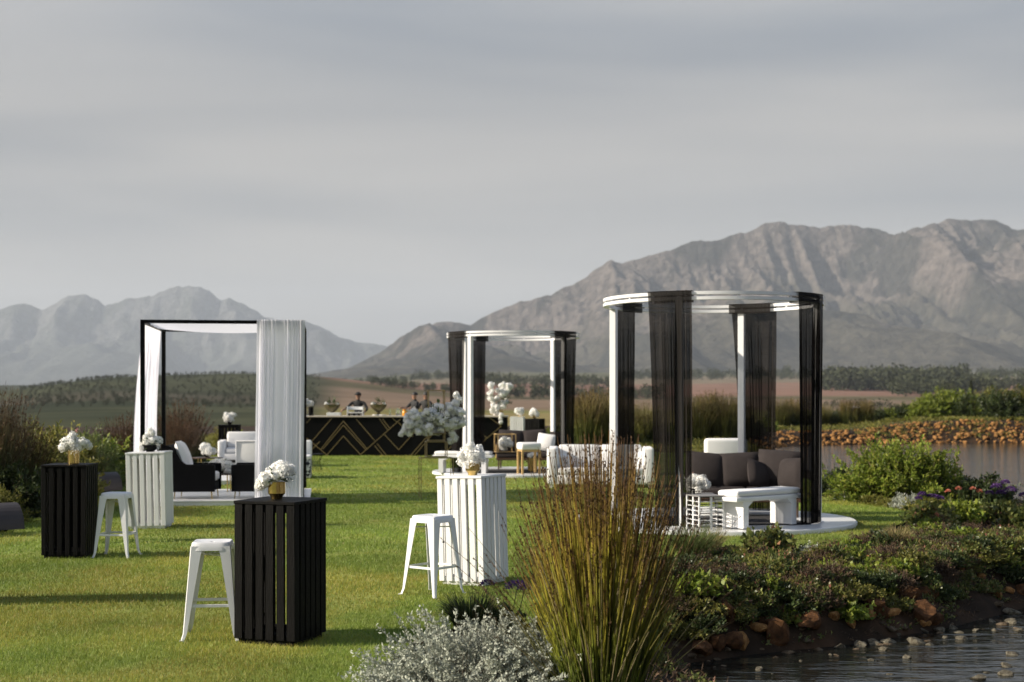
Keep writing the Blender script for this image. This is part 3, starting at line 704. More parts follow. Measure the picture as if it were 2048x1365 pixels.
def make_deck(label, org, ang, w, d, h=0.095, pw=0.155):
    t = thing('deck', label, 'deck', org, ang, 'white timber decks')
    MB().box((w / 2, d / 2, (h - 0.028) / 2), (w - 0.03, d - 0.03, h - 0.030)).build('deck_base', M_deck, t)
    me = MB().rbox((0, 0, 0), (w, pw - 0.006, 0.026), 0.003, 1).mesh('deck_board', M_deck)
    n = int(d / pw)
    for i in range(n): obj('deck_board', me, t, (w / 2 + rnd.uniform(-.002, .002), (i + 0.5) * d / n, h - 0.013 + rnd.uniform(-.0008, .0008)), None, (1, d / n / pw, 1))
    return t
o = cpt(-0.14, -0.14, 0); make_deck('white plank deck under the square cabana', (o[0], o[1], 0.0), CA, cw + 0.28, 3.1)
o = cpt(-0.75, 5.9, 0); make_deck('white plank deck behind the cabana under the white sofa', (o[0], o[1], 0.0), CA, 2.9, 8.6)
DZ = 0.096

# armchairs: black shell, white cushions, thin gold legs
def make_armchair():
    t = thing('armchair', 'x', 'chair')
    prof = [(-0.36, 0.13), (0.40, 0.13), (0.405, 0.58), (0.39, 0.605), (-0.10, 0.61), (-0.20, 0.68), (-0.30, 0.86), (-0.36, 0.93), (-0.46, 0.95), (-0.48, 0.92)]
    for s in (-1, 1): MB().prism(prof, s * 0.36 - 0.045, s * 0.36 + 0.045).build('arm', M_fabblack, t)
    MB().prism([(-0.36, 0.131), (-0.25, 0.131), (-0.29, 0.86), (-0.36, 0.928), (-0.458, 0.945), (-0.475, 0.915)], -0.314, 0.314).build('backrest', M_fabblack, t)
    MB().rbox((0.065, 0, 0.22), (0.62, 0.628, 0.16), 0.01, 1).build('seat_base', M_fabblack, t)
    MB().rbox((0.07, 0, 0.385), (0.64, 0.62, 0.16), 0.05, 3).build('seat_cushion', M_fabwhite, t, True)
    MB().pillow(0.60, 0.58, 0.22, TR((-0.20, 0, 0.74), rx=0, ry=R(-20), rz=0) @ TR(rz=R(90))).build('back_pillow', M_fabwhite, t, True)
    for sx in (-0.30, 0.34):
        for sy in (-0.34, 0.34): MB().tube([(sx, sy, 0.135), (sx * 1.03, sy * 1.03, 0)], [0.012, 0.008], 8).build('leg', M_gold, t)
    return t
ac = make_armchair(); ac.location = (-5.66, 25.42, DZ); ac.rotation_euler = (0, 0, R(3)); tag(ac, 'black armchair with white pillow on the left of the cabana deck', 'chair', 'black armchairs under the cabana')
ac2 = copy_tree(ac); ac2.location = (-4.58, 25.52, DZ); ac2.rotation_euler = (0, 0, R(184)); tag(ac2, 'black armchair half hidden behind the wide white voile curtain', 'chair')

def make_sofa(name, label, loc, rz, w, d, hs, hb, mat, aw=0.18, ah=0.6, ncush=2, leg=None, legh=0.1, back_t=0.2, group=None):
    t = thing(name, label, 'sofa', loc, rz, group); iw = w - 2 * aw
    MB().rbox((0, 0, legh + (hs - 0.14 - legh) / 2), (w - 0.02, d - 0.02, hs - 0.14 - legh), 0.02, 2).build('base', mat, t, True)
    MB().rbox((0, d / 2 - back_t / 2, legh + (hb - legh) / 2 + 0.003), (iw - 0.004, back_t, hb - legh), 0.05, 3).build('backrest', mat, t, True)
    for s in (-1, 1): MB().rbox((s * (w / 2 - aw / 2), 0, legh + (ah - legh) / 2 + 0.004), (aw, d, ah - legh), 0.05, 3).build('arm', mat, t, True)
    for i in range(ncush):
        cwid = iw / ncush; x = -iw / 2 + (i + 0.5) * cwid
        MB().rbox((x, -back_t / 2, hs - 0.07), (cwid - 0.012, d - back_t - 0.01, 0.15), 0.04, 3).build('seat_cushion', mat, t, True)
        MB().rbox((0, 0, 0), (cwid - 0.03, 0.15, hb - hs + 0.03), 0.05, 3, TR((x, d / 2 - back_t - 0.075, hs + (hb - hs) / 2 + 0.01), rx=R(-8))).build('back_cushion', mat, t, True)
    for sx in (-1, 1):
        for sy in (-1, 1): MB().rbox((sx * (w / 2 - 0.09), sy * (d / 2 - 0.09), legh / 2 + 0.004), (0.06, 0.06, legh + 0.008), 0.004, 1).build('leg', leg or mat, t)
    return t
make_sofa('sofa', 'white two seat sofa at the back of the cabana', (-6.95, 38.9, DZ), CA, 2.1, 0.85, 0.42, 0.82, M_fabwhite, 0.2, 0.62, 2, M_gold)
# loveseat with its grey back to us
t = thing('loveseat', 'pale grey loveseat with white piping turned away inside the cabana', 'sofa', (-5.92, 33.6, DZ), R(3))
MB().rbox((0, -0.36, 0.46), (1.08, 0.10, 0.62), 0.02, 2).build('backrest', M_fabgrey, t, True)
for a, b, c, d in ((0, 0.775, 1.09, 0.03), (-0.535, 0.46, 0.03, 0.62), (0.535, 0.46, 0.03, 0.62)): MB().rbox((a, -0.41, b), (c, 0.03, d), 0.01, 2).build('piping', M_fabwhite, t, True)
MB().rbox((0, 0.02, 0.27), (1.08, 0.64, 0.26), 0.03, 2).build('seat', M_fabwhite, t, True)
for sx in (-1, 1):
    MB().rbox((sx * 0.49, 0.02, 0.46), (0.10, 0.63, 0.34), 0.02, 2).build('arm', M_fabgrey, t, True)
    for sy in (-1, 1): MB().tube([(sx * 0.46, sy * 0.28, 0.15), (sx * 0.48, sy * 0.3, 0)], 0.014, 6).build('leg', M_gold, t)

def make_table(label, loc, rx_, ry_, h, top, leg, n=4, group=None, rnd_top=True, th=0.025, legr=0.012):
    t = thing('coffee_table', label, 'table', loc, 0, group)
    if rnd_top: MB().lathe([(0, h - th), (rx_ - .004, h - th), (rx_, h - th + .004), (rx_, h - .004), (rx_ - .004, h), (0, h)], 32, Matrix.Diagonal((1, ry_ / rx_, 1, 1))).build('table_top', top, t)
    else: MB().rbox((0, 0, h - th / 2), (2 * rx_, 2 * ry_, th), 0.004, 1).build('table_top', top, t)
    for k in range(n):
        a = math.pi / 4 + k * 2 * math.pi / n; s = 1.0 if not rnd_top else 0.72
        x, y = (rx_ * s * math.cos(a) * (1.3 if not rnd_top else 1), ry_ * s * math.sin(a) * (1.3 if not rnd_top else 1))
        MB().tube([(x, y, h - th), (x * 1.05, y * 1.05, 0)], legr, 8).build('leg', leg, t)
    return t
M_darkwood = pm('dark_wood', (0.05, 0.028, 0.016), 0.35, var=0.3, scale=8)
make_table('small dark wood table with gold legs carrying hydrangeas in the cabana', (wx(415, 33), 33.0, DZ), 0.36, 0.30, 0.40, M_darkwood, M_gold)
flowers('round white hydrangea ball on the dark wood table in the cabana', (wx(415, 33), 33.0, DZ + 0.401), ball((0, 0, 0.16), 0.14, 16, 0.07, 21, (1.15, 1, 0.85), 0.05), HEADS, bowl(0.1, 0.07, M_blackpaint), 8)
make_table('low round table carrying trailing white flowers between the armchairs', (wx(458, 28.0), 27.2, DZ), 0.30, 0.26, 0.34, M_darkwood, M_gold)
flowers('low loose spread of white flowers between the armchairs', (wx(458, 28.0), 27.2, DZ + 0.341), ball((0, 0, 0.13), 0.22, 22, 0.065, 22, (1.35, 0.8, 0.45), 0.02), HEADS + ROSES, bowl(0.12, 0.05, M_blackpaint), 9, extra=lambda t: greens(t, (0, 0, 0.1), 0.2, 40, 12))

# patterned chair peeking out right of the cabana and a wire side table
M_pattern = pm('black_white_print', (0.05, 0.05, 0.06), 0.8)
_nt = M_pattern.node_tree; _v = _nt.nodes.new('ShaderNodeTexChecker'); _v.inputs['Scale'].default_value = 13; _v.inputs['Color1'].default_value = (0.6, 0.6, 0.6, 1); _v.inputs['Color2'].default_value = (0.02, 0.02, 0.03, 1)
_tc = _nt.nodes.new('ShaderNodeTexCoord'); _mp = _nt.nodes.new('ShaderNodeMapping'); _mp.inputs['Rotation'].default_value = (R(30), R(45), 0)
_nt.links.new(_tc.outputs['Object'], _mp.inputs[0]); _nt.links.new(_mp.outputs[0], _v.inputs['Vector']); _nt.links.new(_v.outputs['Color'], _nt.nodes['Principled BSDF'].inputs['Base Color'])
t = thing('slipper_chair', 'white backed chair with black and white patterned skirt beside the cabana', 'chair', (-4.97, 33.2, 0), R(5))
MB().rbox((0, 0, 0.24), (0.56, 0.58, 0.46), 0.03, 2).build('skirt', M_pattern, t, True)
MB().rbox((0, 0, 0.50), (0.57, 0.59, 0.09), 0.03, 3).build('seat', M_fabwhite, t, True)
MB().rbox((0, 0, 0), (0.57, 0.12, 0.44), 0.05, 3, TR((0, 0.25, 0.66), rx=R(-6))).build('backrest', M_fabwhite, t, True)
t = thing('wire_table', 'small black wire side table on the lawn right of the cabana', 'table', (wx(632, 36.6), 36.6, 0))
MB().lathe([(0, 0.415), (0.19, 0.415), (0.195, 0.425), (0.19, 0.435), (0, 0.435)], 28).build('table_top', M_blackpaint, t)
for k in range(14):
    a = k * 2 * math.pi / 14
    MB().tube([(0.17 * math.cos(a), 0.17 * math.sin(a), 0.416), (0.10 * math.cos(a + .4), 0.10 * math.sin(a + .4), 0.2), (0.17 * math.cos(a + .8), 0.17 * math.sin(a + .8), 0.0)], 0.004, 5).build('wire', M_blackpaint, t)

# ---------------------------------------------------------------- round gazebos
def ring_band(r0, r1, z0, z1, n=72):
    return MB().lathe([(r0, z0), (r1, z0), (r1, z1), (r0, z1), (r0, z0)], n, None, False)
def make_gazebo(label, loc, angs, r=1.65, h=3.38, zb=0.07):
    t = thing('round_gazebo', label, 'gazebo', loc, 0, 'round white gazebos')
    ring_band(r - 0.09, r, h - 0.044, h).build('ring', M_whitemetal, t, True)
    ring_band(r - 0.09, r, h - 0.118, h - 0.074).build('ring', M_whitemetal, t, True)
    for k in range(12):
        a = R(angs[0]) + k * math.pi / 6
        MB().box((0, 0, 0), (0.05, 0.03, 0.031), TR(((r - 0.05) * math.cos(a), (r - 0.05) * math.sin(a), h - 0.059), rz=a)).build('spacer', M_whitemetal, t)
    for a in angs:
        a = R(a); po_ = MB().rbox((0, 0, 0), (0.10, 0.10, h - 0.119 - zb), 0.006, 2, TR(((r - 0.055) * math.cos(a), (r - 0.055) * math.sin(a), (h - 0.119 + zb) / 2), rz=a)).build('post', M_whitemetal, t)
        MB().box((0, 0, 0), (0.16, 0.16, 0.008), TR(((r - 0.055) * math.cos(a), (r - 0.055) * math.sin(a), zb + 0.0045), rz=a)).build('foot_plate', M_whitemetal, po_)
    return t
def make_platform(label, loc, rad, z=0.066):
    t = thing('round_platform', label, 'platform', loc, 0, 'round white platforms')
    MB().lathe([(0, 0.002), (rad, 0.002), (rad, z - 0.01), (rad - 0.01, z), (0, z)], 96).build('deck', M_deck, t)
    ring_band(rad + 0.001, rad + 0.008, 0.0, z - 0.016, 96).build('edge_trim', M_white, t, True)
    return t
G1, G2 = (0.03, 35.3, 0.0), (3.03, 21.5, 0.0)
make_platform('round white platform of the right gazebo by the lake', G2, 2.12)
make_platform('round white platform of the middle gazebo', G1, 2.0)
make_gazebo('large round white gazebo with sheer black curtains on the right', G2, (65, 155, 245, 335))
make_gazebo('round white gazebo with black curtains in the middle distance', G1, (50, 140, 230, 320), h=3.47)
def arc_curtain(label, C, a0, a1, b0, b1, seed, h, group, folds=9, r=1.65, rb=None):
    ra = r + 0.03; rb = rb or r + 0.0
    def top(u): a = R(a0 + (a1 - a0) * u); return (C[0] + ra * math.cos(a), C[1] + ra * math.sin(a))
    def bot(u): a = R(b0 + (b1 - b0) * u); return (C[0] + rb * math.cos(a), C[1] + rb * math.sin(a))
    def nrm(u): a = R(a0 + (a1 - a0) * u); return (math.cos(a), math.sin(a))
    return curtain('sheer_curtain', label, top, bot, h + 0.012, 0.075, M_black, folds, 0.020, seed, group, 0.17, nrm)
GB = 'sheer black curtains on the gazebos'
arc_curtain('broad sheer black curtain on the near side of the right gazebo', G2, 229, 252, 233, 252, 5, 3.38, GB, 10)
arc_curtain('dark sheer curtain at the right end of the right gazebo', G2, 308, 334, 311, 333, 6, 3.38, GB, 12)
arc_curtain('sheer black curtain on the far side of the right gazebo behind the sofa', G2, 72, 45, 65, 46, 7, 3.38, GB, 10)
arc_curtain('narrow sheer black curtain behind the left post of the right gazebo', G2, 149, 129, 148, 131, 8, 3.38, GB, 9)
arc_curtain('black curtain gathered at the left of the middle gazebo', G1, 198, 226, 206, 222, 9, 3.47, GB, 9)
arc_curtain('black curtain on the far left side of the middle gazebo', G1, 129, 115, 128, 117, 10, 3.47, GB, 8)
arc_curtain('black curtain at the right of the middle gazebo', G1, 306, 336, 307, 333, 12, 3.47, GB, 12)
PZ = 0.067
# rugs
def rug(label, loc, rz, w, d):
    return tag(MB().rbox((0, 0, 0.008), (w, d, 0.016), 0.006, 1).build('rug', M_rug, None, loc=loc, rot=(0, 0, rz)), label, 'rug')
rug('black rug on the platform of the right gazebo', (3.15, 21.0, PZ), R(8), 2.1, 1.5)
rug('black rug on the platform of the middle gazebo', (0.1, 34.9, PZ), 0, 2.3, 1.7)

def make_bench():
    t = thing('bench', 'x', 'bench'); L = 1.45; d = 0.42
    MB().rbox((0, 0, 0.40), (L, d, 0.06), 0.012, 2).build('seat_slab', M_whitemetal, t, True)
    MB().rbox((0, 0, 0.475), (L - 0.08, d - 0.04, 0.09), 0.04, 3).build('cushion', M_fabwhite, t, True)
    for s in (-1, 1):
        pr = [(s * 0.52 - 0.055, 0.0), (s * 0.52 + 0.055, 0.0), (s * 0.52 + 0.055, 0.30), (s * 0.52 + (0.16 if s < 0 else 0.055) , 0.371), (s * 0.52 - (0.16 if s > 0 else 0.055), 0.371), (s * 0.52 - 0.055, 0.30)]
        MB().prism(pr, -d / 2 + 0.015, d / 2 - 0.015).build('leg', M_whitemetal, t)
    return t
bn = make_bench(); bn.location = (3.50, 20.10, PZ + 0.017); bn.rotation_euler = (0, 0, R(40)); tag(bn, 'white bench with rounded cushion at the front of the right gazebo', 'bench', 'white benches')
bn2 = copy_tree(bn); bn2.location = (-1.17, 34.3, PZ); bn2.rotation_euler = (0, 0, R(-8)); tag(bn2, 'white bench at the left of the middle gazebo', 'bench')

def pillow_obj(label, loc, w, h, tk, mat, rx=0, ry=0, rz=0, group=None):
    return tag(MB().pillow(w, h, tk).build('pillow', mat, None, True, loc=loc, rot=(rx, ry, rz)), label, 'pillow', group)
def charcoal_sofa(label, loc, rz, w):
    t = thing('lounge_sofa', label, 'sofa', loc, rz, 'charcoal lounge sofas')
    MB().rbox((0, 0, 0.26), (w, 0.80, 0.06), 0.01, 1).build('frame', M_darkwood, t)
    for sx in (-1, 0, 1):
        for sy in (-1, 1): MB().tube([(sx * (w / 2 - 0.06), sy * 0.34, 0.23), (sx * (w / 2 - 0.06), sy * 0.34, 0)], 0.02, 8).build('leg', M_darkwood, t)
    n = 2
    for i in range(n): MB().rbox((-w / 2 + (i + .5) * w / n, -0.02, 0.365), (w / n - 0.01, 0.76, 0.15), 0.05, 3).build('seat_cushion', M_fabchar, t, True)
    MB().rbox((0, 0.40, 0.50), (w, 0.03, 0.40), 0.01, 1).build('back_frame', M_darkwood, t)
    for sx in (-1, 1):
        MB().tube([(sx * (w / 2), -0.36, 0.29), (sx * (w / 2), -0.36, 0.62)], 0.016, 8).build('arm_post', M_goldwood, t)
        MB().tube([(sx * w / 2, -0.36, 0.62), (sx * w / 2, 0.40, 0.68)], 0.016, 8).build('arm_rail', M_rope, t)
        for k in range(12):
            y = -0.33 + k * 0.062; MB().tube([(sx * w / 2, y, 0.29), (sx * w / 2, y + 0.01, 0.622 + (y + .36) * 0.079)], 0.011, 6).build('rope', M_rope, t)
    return t
SG = (3.62, 22.0, PZ); charcoal_sofa('dark charcoal lounge sofa inside the right gazebo', SG, R(-6), 1.62)
GP = 'charcoal linen cushions'
pillow_obj('black back cushion at the left end of the right gazebo sofa', (3.02, 22.22, PZ + 0.70), 0.62, 0.54, 0.24, M_fabchar, R(-16), R(5), R(-2), GP)
pillow_obj('black middle back cushion of the right gazebo sofa', (3.55, 22.17, PZ + 0.70), 0.62, 0.54, 0.24, M_fabchar, R(-16), R(-3), R(-6), GP)
pillow_obj('large charcoal back cushion at the right end of the right gazebo sofa', (4.12, 22.02, PZ + 0.73), 0.66, 0.56, 0.26, M_fabchar, R(-14), R(3), R(-22), GP)
pillow_obj('small round edged charcoal cushion leaning on the right gazebo sofa', (3.80, 21.93, PZ + 0.64), 0.44, 0.44, 0.20, M_fabchar, R(-20), R(14), R(35), GP)
pillow_obj('charcoal cushion propped against the rope arm of the right gazebo sofa', (4.26, 21.72, PZ + 0.66), 0.52, 0.48, 0.22, M_fabchar, R(-12), R(-4), R(-58), GP)
make_table('dark coffee table with hydrangea bowl in the right gazebo', (2.60, 20.75, PZ + 0.016), 0.36, 0.28, 0.40, pm('grey_table_top', (0.22, 0.21, 0.20), 0.4), M_blackpaint, 4, None, False, 0.03)
flowers('white hydrangeas in dark bowl on the coffee table of the right gazebo', (2.68, 20.66, PZ + 0.417), ball((0, 0, 0.16), 0.13, 15, 0.07, 31, (1.15, 1, 0.75), 0.06), HEADS, bowl(0.11, 0.09, M_blackpaint), 14, extra=lambda t: greens(t, (-0.1, 0, 0.13), 0.12, 30, 15, mat=M_petal))
# openwork white wire stool
t = thing('wire_stool', 'openwork white wire basket stool beside the bench in the right gazebo', 'stool', (2.69, 19.82, PZ + 0.001), R(20))
for k in range(4):
    a = k * math.pi / 2; Mx = Matrix.Rotation(a, 4, 'Z')
    MB().rbox((0.185, 0.185, 0.225), (0.022, 0.022, 0.45), 0.004, 1, Mx).build('corner_post', M_whitemetal, t)
    MB().rbox((0.185, 0, 0.225), (0.012, 0.03, 0.44), 0.003, 1, Mx).build('centre_strip', M_whitemetal, t)
    for i in range(13):
        z = 0.03 + i * 0.032
        MB().tube([(0.185 + 0.016 * math.sin(q * 1.57 + i * 3.14159), -0.17 + 0.34 * q / 6, z) for q in range(7)], 0.0055, 5, Mx).build('rung', M_whitemetal if i % 2 else M_blackpaint, t)
MB().rbox((0, 0, 0.458), (0.40, 0.40, 0.016), 0.006, 1).build('seat', pm('grey_table_top', (0.22, 0.21, 0.20), 0.4), t)
# high backed white chair beyond the right gazebo
t = thing('high_back_chair', 'white high backed chair on the lawn behind the right gazebo sofa', 'chair', (3.84, 26.0, 0), R(184))
MB().prism([(-0.39, 0), (0.39, 0), (0.39, 0.02), (-0.39, 0.02)], -0.3, 0.3).build('base', M_fabwhite, t)
MB().rbox((0, 0, 0.25), (0.78, 0.70, 0.42), 0.04, 3).build('seat', M_fabwhite, t, True)
MB().rbox((0, 0.30, 0.60), (0.78, 0.17, 1.10), 0.06, 3).build('backrest', M_fabwhite, t, True)
for s in (-1, 1): MB().rbox((s * 0.34, 0.0, 0.50), (0.11, 0.55, 0.24), 0.04, 3).build('arm', M_fabwhite, t, True)

# white sofa between the gazebos
make_sofa('sofa', 'white upholstered sofa on the lawn between the two gazebos', (1.86, 30.0, 0), R(-3), 2.22, 0.95, 0.42, 0.86, M_fabwhite, 0.22, 0.84, 2, M_fabwhite, 0.08)
pillow_obj('small white cushion at the left of the white lawn sofa', (1.08, 29.9, 0.55), 0.36, 0.30, 0.16, M_fabwhite, R(-18), 0, R(8))
pillow_obj('small white cushion at the right of the white lawn sofa', (2.66, 29.85, 0.58), 0.40, 0.36, 0.16, M_fabwhite, R(-18), 0, R(-8))

# middle gazebo furniture
charcoal_sofa('dark lounge sofa inside the middle gazebo', (0.50, 36.2, PZ), R(-4), 1.75)
pillow_obj('black back cushion at the left of the middle gazebo sofa', (-0.02, 36.3, PZ + 0.72), 0.66, 0.54, 0.24, M_fabchar, R(-16), R(3), 0, GP)
pillow_obj('black back cushion in the middle of the middle gazebo sofa', (0.58, 36.28, PZ + 0.72), 0.60, 0.56, 0.24, M_fabchar, R(-16), R(-4), 0, GP)
pillow_obj('white cushion on the middle gazebo sofa', (0.86, 35.95, PZ + 0.68), 0.46, 0.44, 0.18, M_fabwhite, R(-16), R(8), R(-12))
pillow_obj('grey cushion beside the white one in the middle gazebo', (1.13, 36.1, PZ + 0.70), 0.44, 0.50, 0.2, M_fabchar, R(-12), R(0), R(-35), GP)
make_table('black coffee table with gold cube frame in the middle gazebo', (-0.22, 34.9, PZ + 0.016), 0.44, 0.36, 0.46, M_blackpaint, M_blackpaint, 4, None, False, 0.03)
t = thing('cube_lantern', 'open gold cube frame on the black coffee table in the middle gazebo', 'lantern', (-0.17, 34.9, PZ + 0.477), R(12)); q = 0.22
for s in (-1, 1):
    for u in (-1, 1):
        MB().box((s * q, u * q, q), (0.024, 0.024, 2 * q + 0.024)).build('bar', M_goldwood, t)
        MB().box((0, s * q, q + u * q), (2 * q - 0.025, 0.022, 0.022)).build('bar', M_goldwood, t); MB().box((s * q, 0, q + u * q), (0.022, 2 * q - 0.025, 0.022)).build('bar', M_goldwood, t)
flowers('white hydrangeas inside the gold cube frame', (-0.17, 34.9, PZ + 0.505), ball((0, 0, 0.19), 0.15, 14, 0.075, 41, (1.05, .9, 0.7), 0.08), HEADS, lambda t: pot_vase(t, 0.06, 0.12, M_glass, False), 16)
t = thing('ottoman', 'white cushioned stool on gold wooden legs in the middle gazebo', 'stool', (0.40, 33.85, PZ + 0.001), R(14))
MB().rbox((0, 0, 0.66), (0.50, 0.50, 0.17), 0.05, 3).build('seat', M_fabwhite, t, True)
MB().rbox((0, 0, 0.555), (0.46, 0.46, 0.05), 0.006, 1).build('apron', M_goldwood, t)
for sx in (-1, 1):
    for sy in (-1, 1): MB().rbox((sx * 0.21, sy * 0.21, 0.28), (0.05, 0.05, 0.56), 0.006, 1).build('leg', M_goldwood, t)
flowers('white bloom in amber glass vase on the rug of the middle gazebo', (0.50, 34.75, PZ + 0.017), ball((0, 0, 0.38), 0.08, 6, 0.06, 43), HEADS, lambda t: MB().lathe([(0.10, 0), (0.12, 0.02), (0.12, 0.33), (0.112, 0.33), (0.11, 0.03), (0, 0.03)], 24).build('vase', pm('amber_glass', (0.30, 0.20, 0.05), 0.2), t, True), 17)

# ---------------------------------------------------------------- bar with gold chevrons
BX0, BX1, BY, BH = -6.95, -0.14, 45.8, 1.29
bar = thing('bar_counter', 'long black bar counter with gold chevron lines at the back of the lawn', 'bar', ((BX0 + BX1) / 2, BY, 0))
bw = BX1 - BX0
MB().rbox((0, 0.36, (BH - 0.05) / 2), (bw, 0.70, BH - 0.05), 0.005, 1).build('front_panel', M_blackpaint, bar); bar_panel = bar.children[0]
MB().rbox((0, 0.35, BH - 0.0245), (bw + 0.06, 0.80, 0.045), 0.006, 1).build('counter_top', M_stonetop, bar)
def bz(p):   # drawing units of the panel pattern -> panel x, z
    X = ((580 + p[0] / 4.876) - 1024) / F * BY; Z = CH - (740 + p[1] / 4.876 - HY) / F * BY
    return Vector((X - (BX0 + BX1) / 2, 0, Z))
strips = [((150, 530), (200, 475)), ((215, 695), (405, 475)), ((300, 775), (520, 500)), ((520, 500), (755, 775)), ((320, 775), (520, 540)), ((520, 540), (740, 780)), ((360, 830), (520, 645)), ((520, 645), (685, 825)),
          ((150, 655), (365, 835)), ((185, 805), (290, 700)), ((645, 480), (825, 690)), ((825, 740), (905, 835)), ((850, 722), (940, 835)), ((685, 830), (1080, 480)), ((870, 475), (955, 590)), ((898, 475), (972, 570)),
          ((1000, 475), (1045, 512)), ((1055, 512), (1200, 650)), ((920, 630), (1060, 780)), ((1060, 780), (1230, 590)), ((1180, 832), (1400, 580)), ((1215, 832), (1430, 585)), ((1420, 470), (1620, 690)), ((1620, 690), (1500, 832)),
          ((1940, 462), (2060, 548)), ((2060, 548), (1870, 710)), ((1845, 595), (1920, 665)), ((1975, 620), (2100, 720)), ((1760, 832), (1900, 690))]
for a, b in strips:
    A, B = bz(a), bz(b); d = B - A; ln = d.length; an = math.atan2(d.z, d.x); c = (A + B) / 2
    MB().box((0, 0, 0), (ln, 0.012, 0.017), TR((c.x, 0.005 - 0.001 * (strips.index((a, b)) % 5), c.z), ry=-an)).build('gold_strip', M_goldpaint, bar_panel)
stg = MB().box((0, 0, 0.14), (bw, 1.3, 0.28)).build('staff_platform', M_blackpaint, None, loc=((BX0 + BX1) / 2, BY + 1.45, 0))
tag(stg, 'low black staff platform behind the bar counter', 'platform')
bt_ = BH - 0.0015
def on_bar(px, dy=0.3): return (wx(px, BY + dy), BY + dy, bt_)
def planter_bowl(label, loc):
    t = thing('pedestal_bowl', label, 'bowl', loc, 0, 'bowls on the bar')
    MB().lathe([(0.11, 0), (0.12, 0.02), (0.05, 0.05), (0.05, 0.10), (0.14, 0.16), (0.24, 0.27), (0.275, 0.36), (0.26, 0.36), (0.22, 0.27), (0.0, 0.2)], 28).build('bowl', pm('bronze', (0.12, 0.10, 0.05), 0.4, 0.6), t, True)
    heads(t, [(-0.17, 0, 0.36, 0.075), (0.18, 0.05, 0.37, 0.05)], HEADS, rnd)
    greens(t, (0, 0, 0.34), 0.2, 60, int(abs(loc[0]) * 10), 0.12, 0.04)
planter_bowl('bronze pedestal bowl of greenery at the left of the bar', on_bar(664)); planter_bowl('bronze pedestal bowl of greenery near the middle of the bar', on_bar(757))
tag(MB().rbox((0, 0, 0.05), (0.44, 0.3, 0.10), 0.01, 2).build('serving_box', M_white, None, loc=on_bar(668, 0.13)), 'white serving box in front of the left bowl on the bar', 'box')
t = thing('glass_rack', 'white rack of dark glasses on the bar before the capped bartender', 'rack', on_bar(711, 0.2))
MB().rbox((0, 0, 0.10), (0.52, 0.3, 0.03), 0.004, 1).build('shelf', M_white, t)
for s in (-1, 1): MB().rbox((s * 0.25, 0, 0.15), (0.02, 0.30, 0.30), 0.004, 1).build('side_panel', M_white, t)
MB().rbox((0, 0.1, 0.24), (0.48, 0.02, 0.10), 0.004, 1).build('back_panel', M_white, t)
for k in range(6): MB().lathe([(0.028, 0.0), (0.03, 0.005), (0.036, 0.08), (0.033, 0.08), (0.0, 0.01)], 12).build('glass', M_glass if k % 2 else M_blackpaint, t, True, loc=(-0.2 + k * 0.08, -0.04, 0.001))
for lab, px, r, h, m in (('jug of orange juice on the bar', 809, 0.075, 0.20, pm('orange_juice', (0.75, 0.30, 0.02), 0.2)), ('clear glass carafe on the bar beside the orange juice', 796, 0.07, 0.24, M_glass)):
    t = thing('jug', lab, 'jug', on_bar(px, 0.2)); MB().lathe([(r, 0), (r * 1.02, 0.01), (r * 0.95, h * 0.6), (r * 0.6, h * 0.82), (r * 0.72, h), (r * 0.66, h), (r * 0.5, h * .82), (0, h * 0.75)], 20).build('body', m, t, True)
    MB().tube([(r * .8, 0, h * .8), (r * 1.6, 0, h * .7), (r * 1.5, 0, h * .35), (r * .95, 0, h * .25)], 0.008, 6).build('handle', M_glass, t, True)
tag(MB().lathe([(0.07, 0), (0.08, 0.01), (0.08, 0.28), (0.07, 0.28), (0.07, 0.05), (0, 0.05)], 20).build('canister', M_blackpaint, None, True, loc=on_bar(622, 0.2)), 'black cylinder container at the left end of the bar', 'container')
tag(MB().lathe([(0.02, 0), (0.035, 0.005), (0.035, 0.16), (0.014, 0.21), (0.014, 0.27), (0, 0.27)], 14).build('bottle', M_glass, None, True, loc=on_bar(780, 0.25)), 'clear bottle on the bar right of the middle bowl', 'bottle')
for k, px in enumerate((752, 765, 842)): tag(MB().lathe([(0.1, 0), (0.12, 0.02), (0.12, 0.035), (0, 0.03)], 20).build('plate', M_white, None, True, loc=on_bar(px, 0.08)), ['white plate under the middle bowl on the bar', 'white plate right of the middle bowl on the bar', 'white plate before the pair of bartenders'][k], 'plate')
flowers('white roses in clear vase at the left end of the bar', on_bar(612, 0.35), ball((0, 0, 0.42), 0.15, 8, 0.075, 51, (1.2, 1, .7)), ROSES, lambda t: pot_vase(t, 0.07, 0.30, M_glass, False), 19)
def spray(t, q, pts): heads(t, pts, ORCHID + HEADS[:1], q)
# tall orchids at the right end of the bar
q = random.Random(4); pts = []
for k in range(44):
    u = q.random(); z = 0.05 + 1.0 * u; w = 0.36 * math.sin(math.pi * min(1, 0.28 + 0.72 * (1 - u) ** 0.8)) + 0.03
    pts.append((q.uniform(-w, w) - 0.1 + 0.1 * u, q.uniform(-0.2, 0.2), z, q.uniform(0.06, 0.095)))
pts += [(0.28, 0, 0.85, 0.08), (0.20, 0, 0.78, 0.09), (0.02, -0.42, -0.08, 0.07), (0.03, -0.43, -0.2, 0.06), (-0.25, -0.1, 0.15, 0.08), (0.04, -0.42, 0.03, 0.08)]
flowers('tall white orchid arrangement at the right end of the bar', on_bar(1000, 0.32), pts, ORCHID + HEADS[:1], lambda t: pot_vase(t, 0.10, 0.18, M_gold), 20, extra=lambda t: greens(t, (0.15, 0, 0.4), 0.2, 60, 31, 0.12, 0.05))

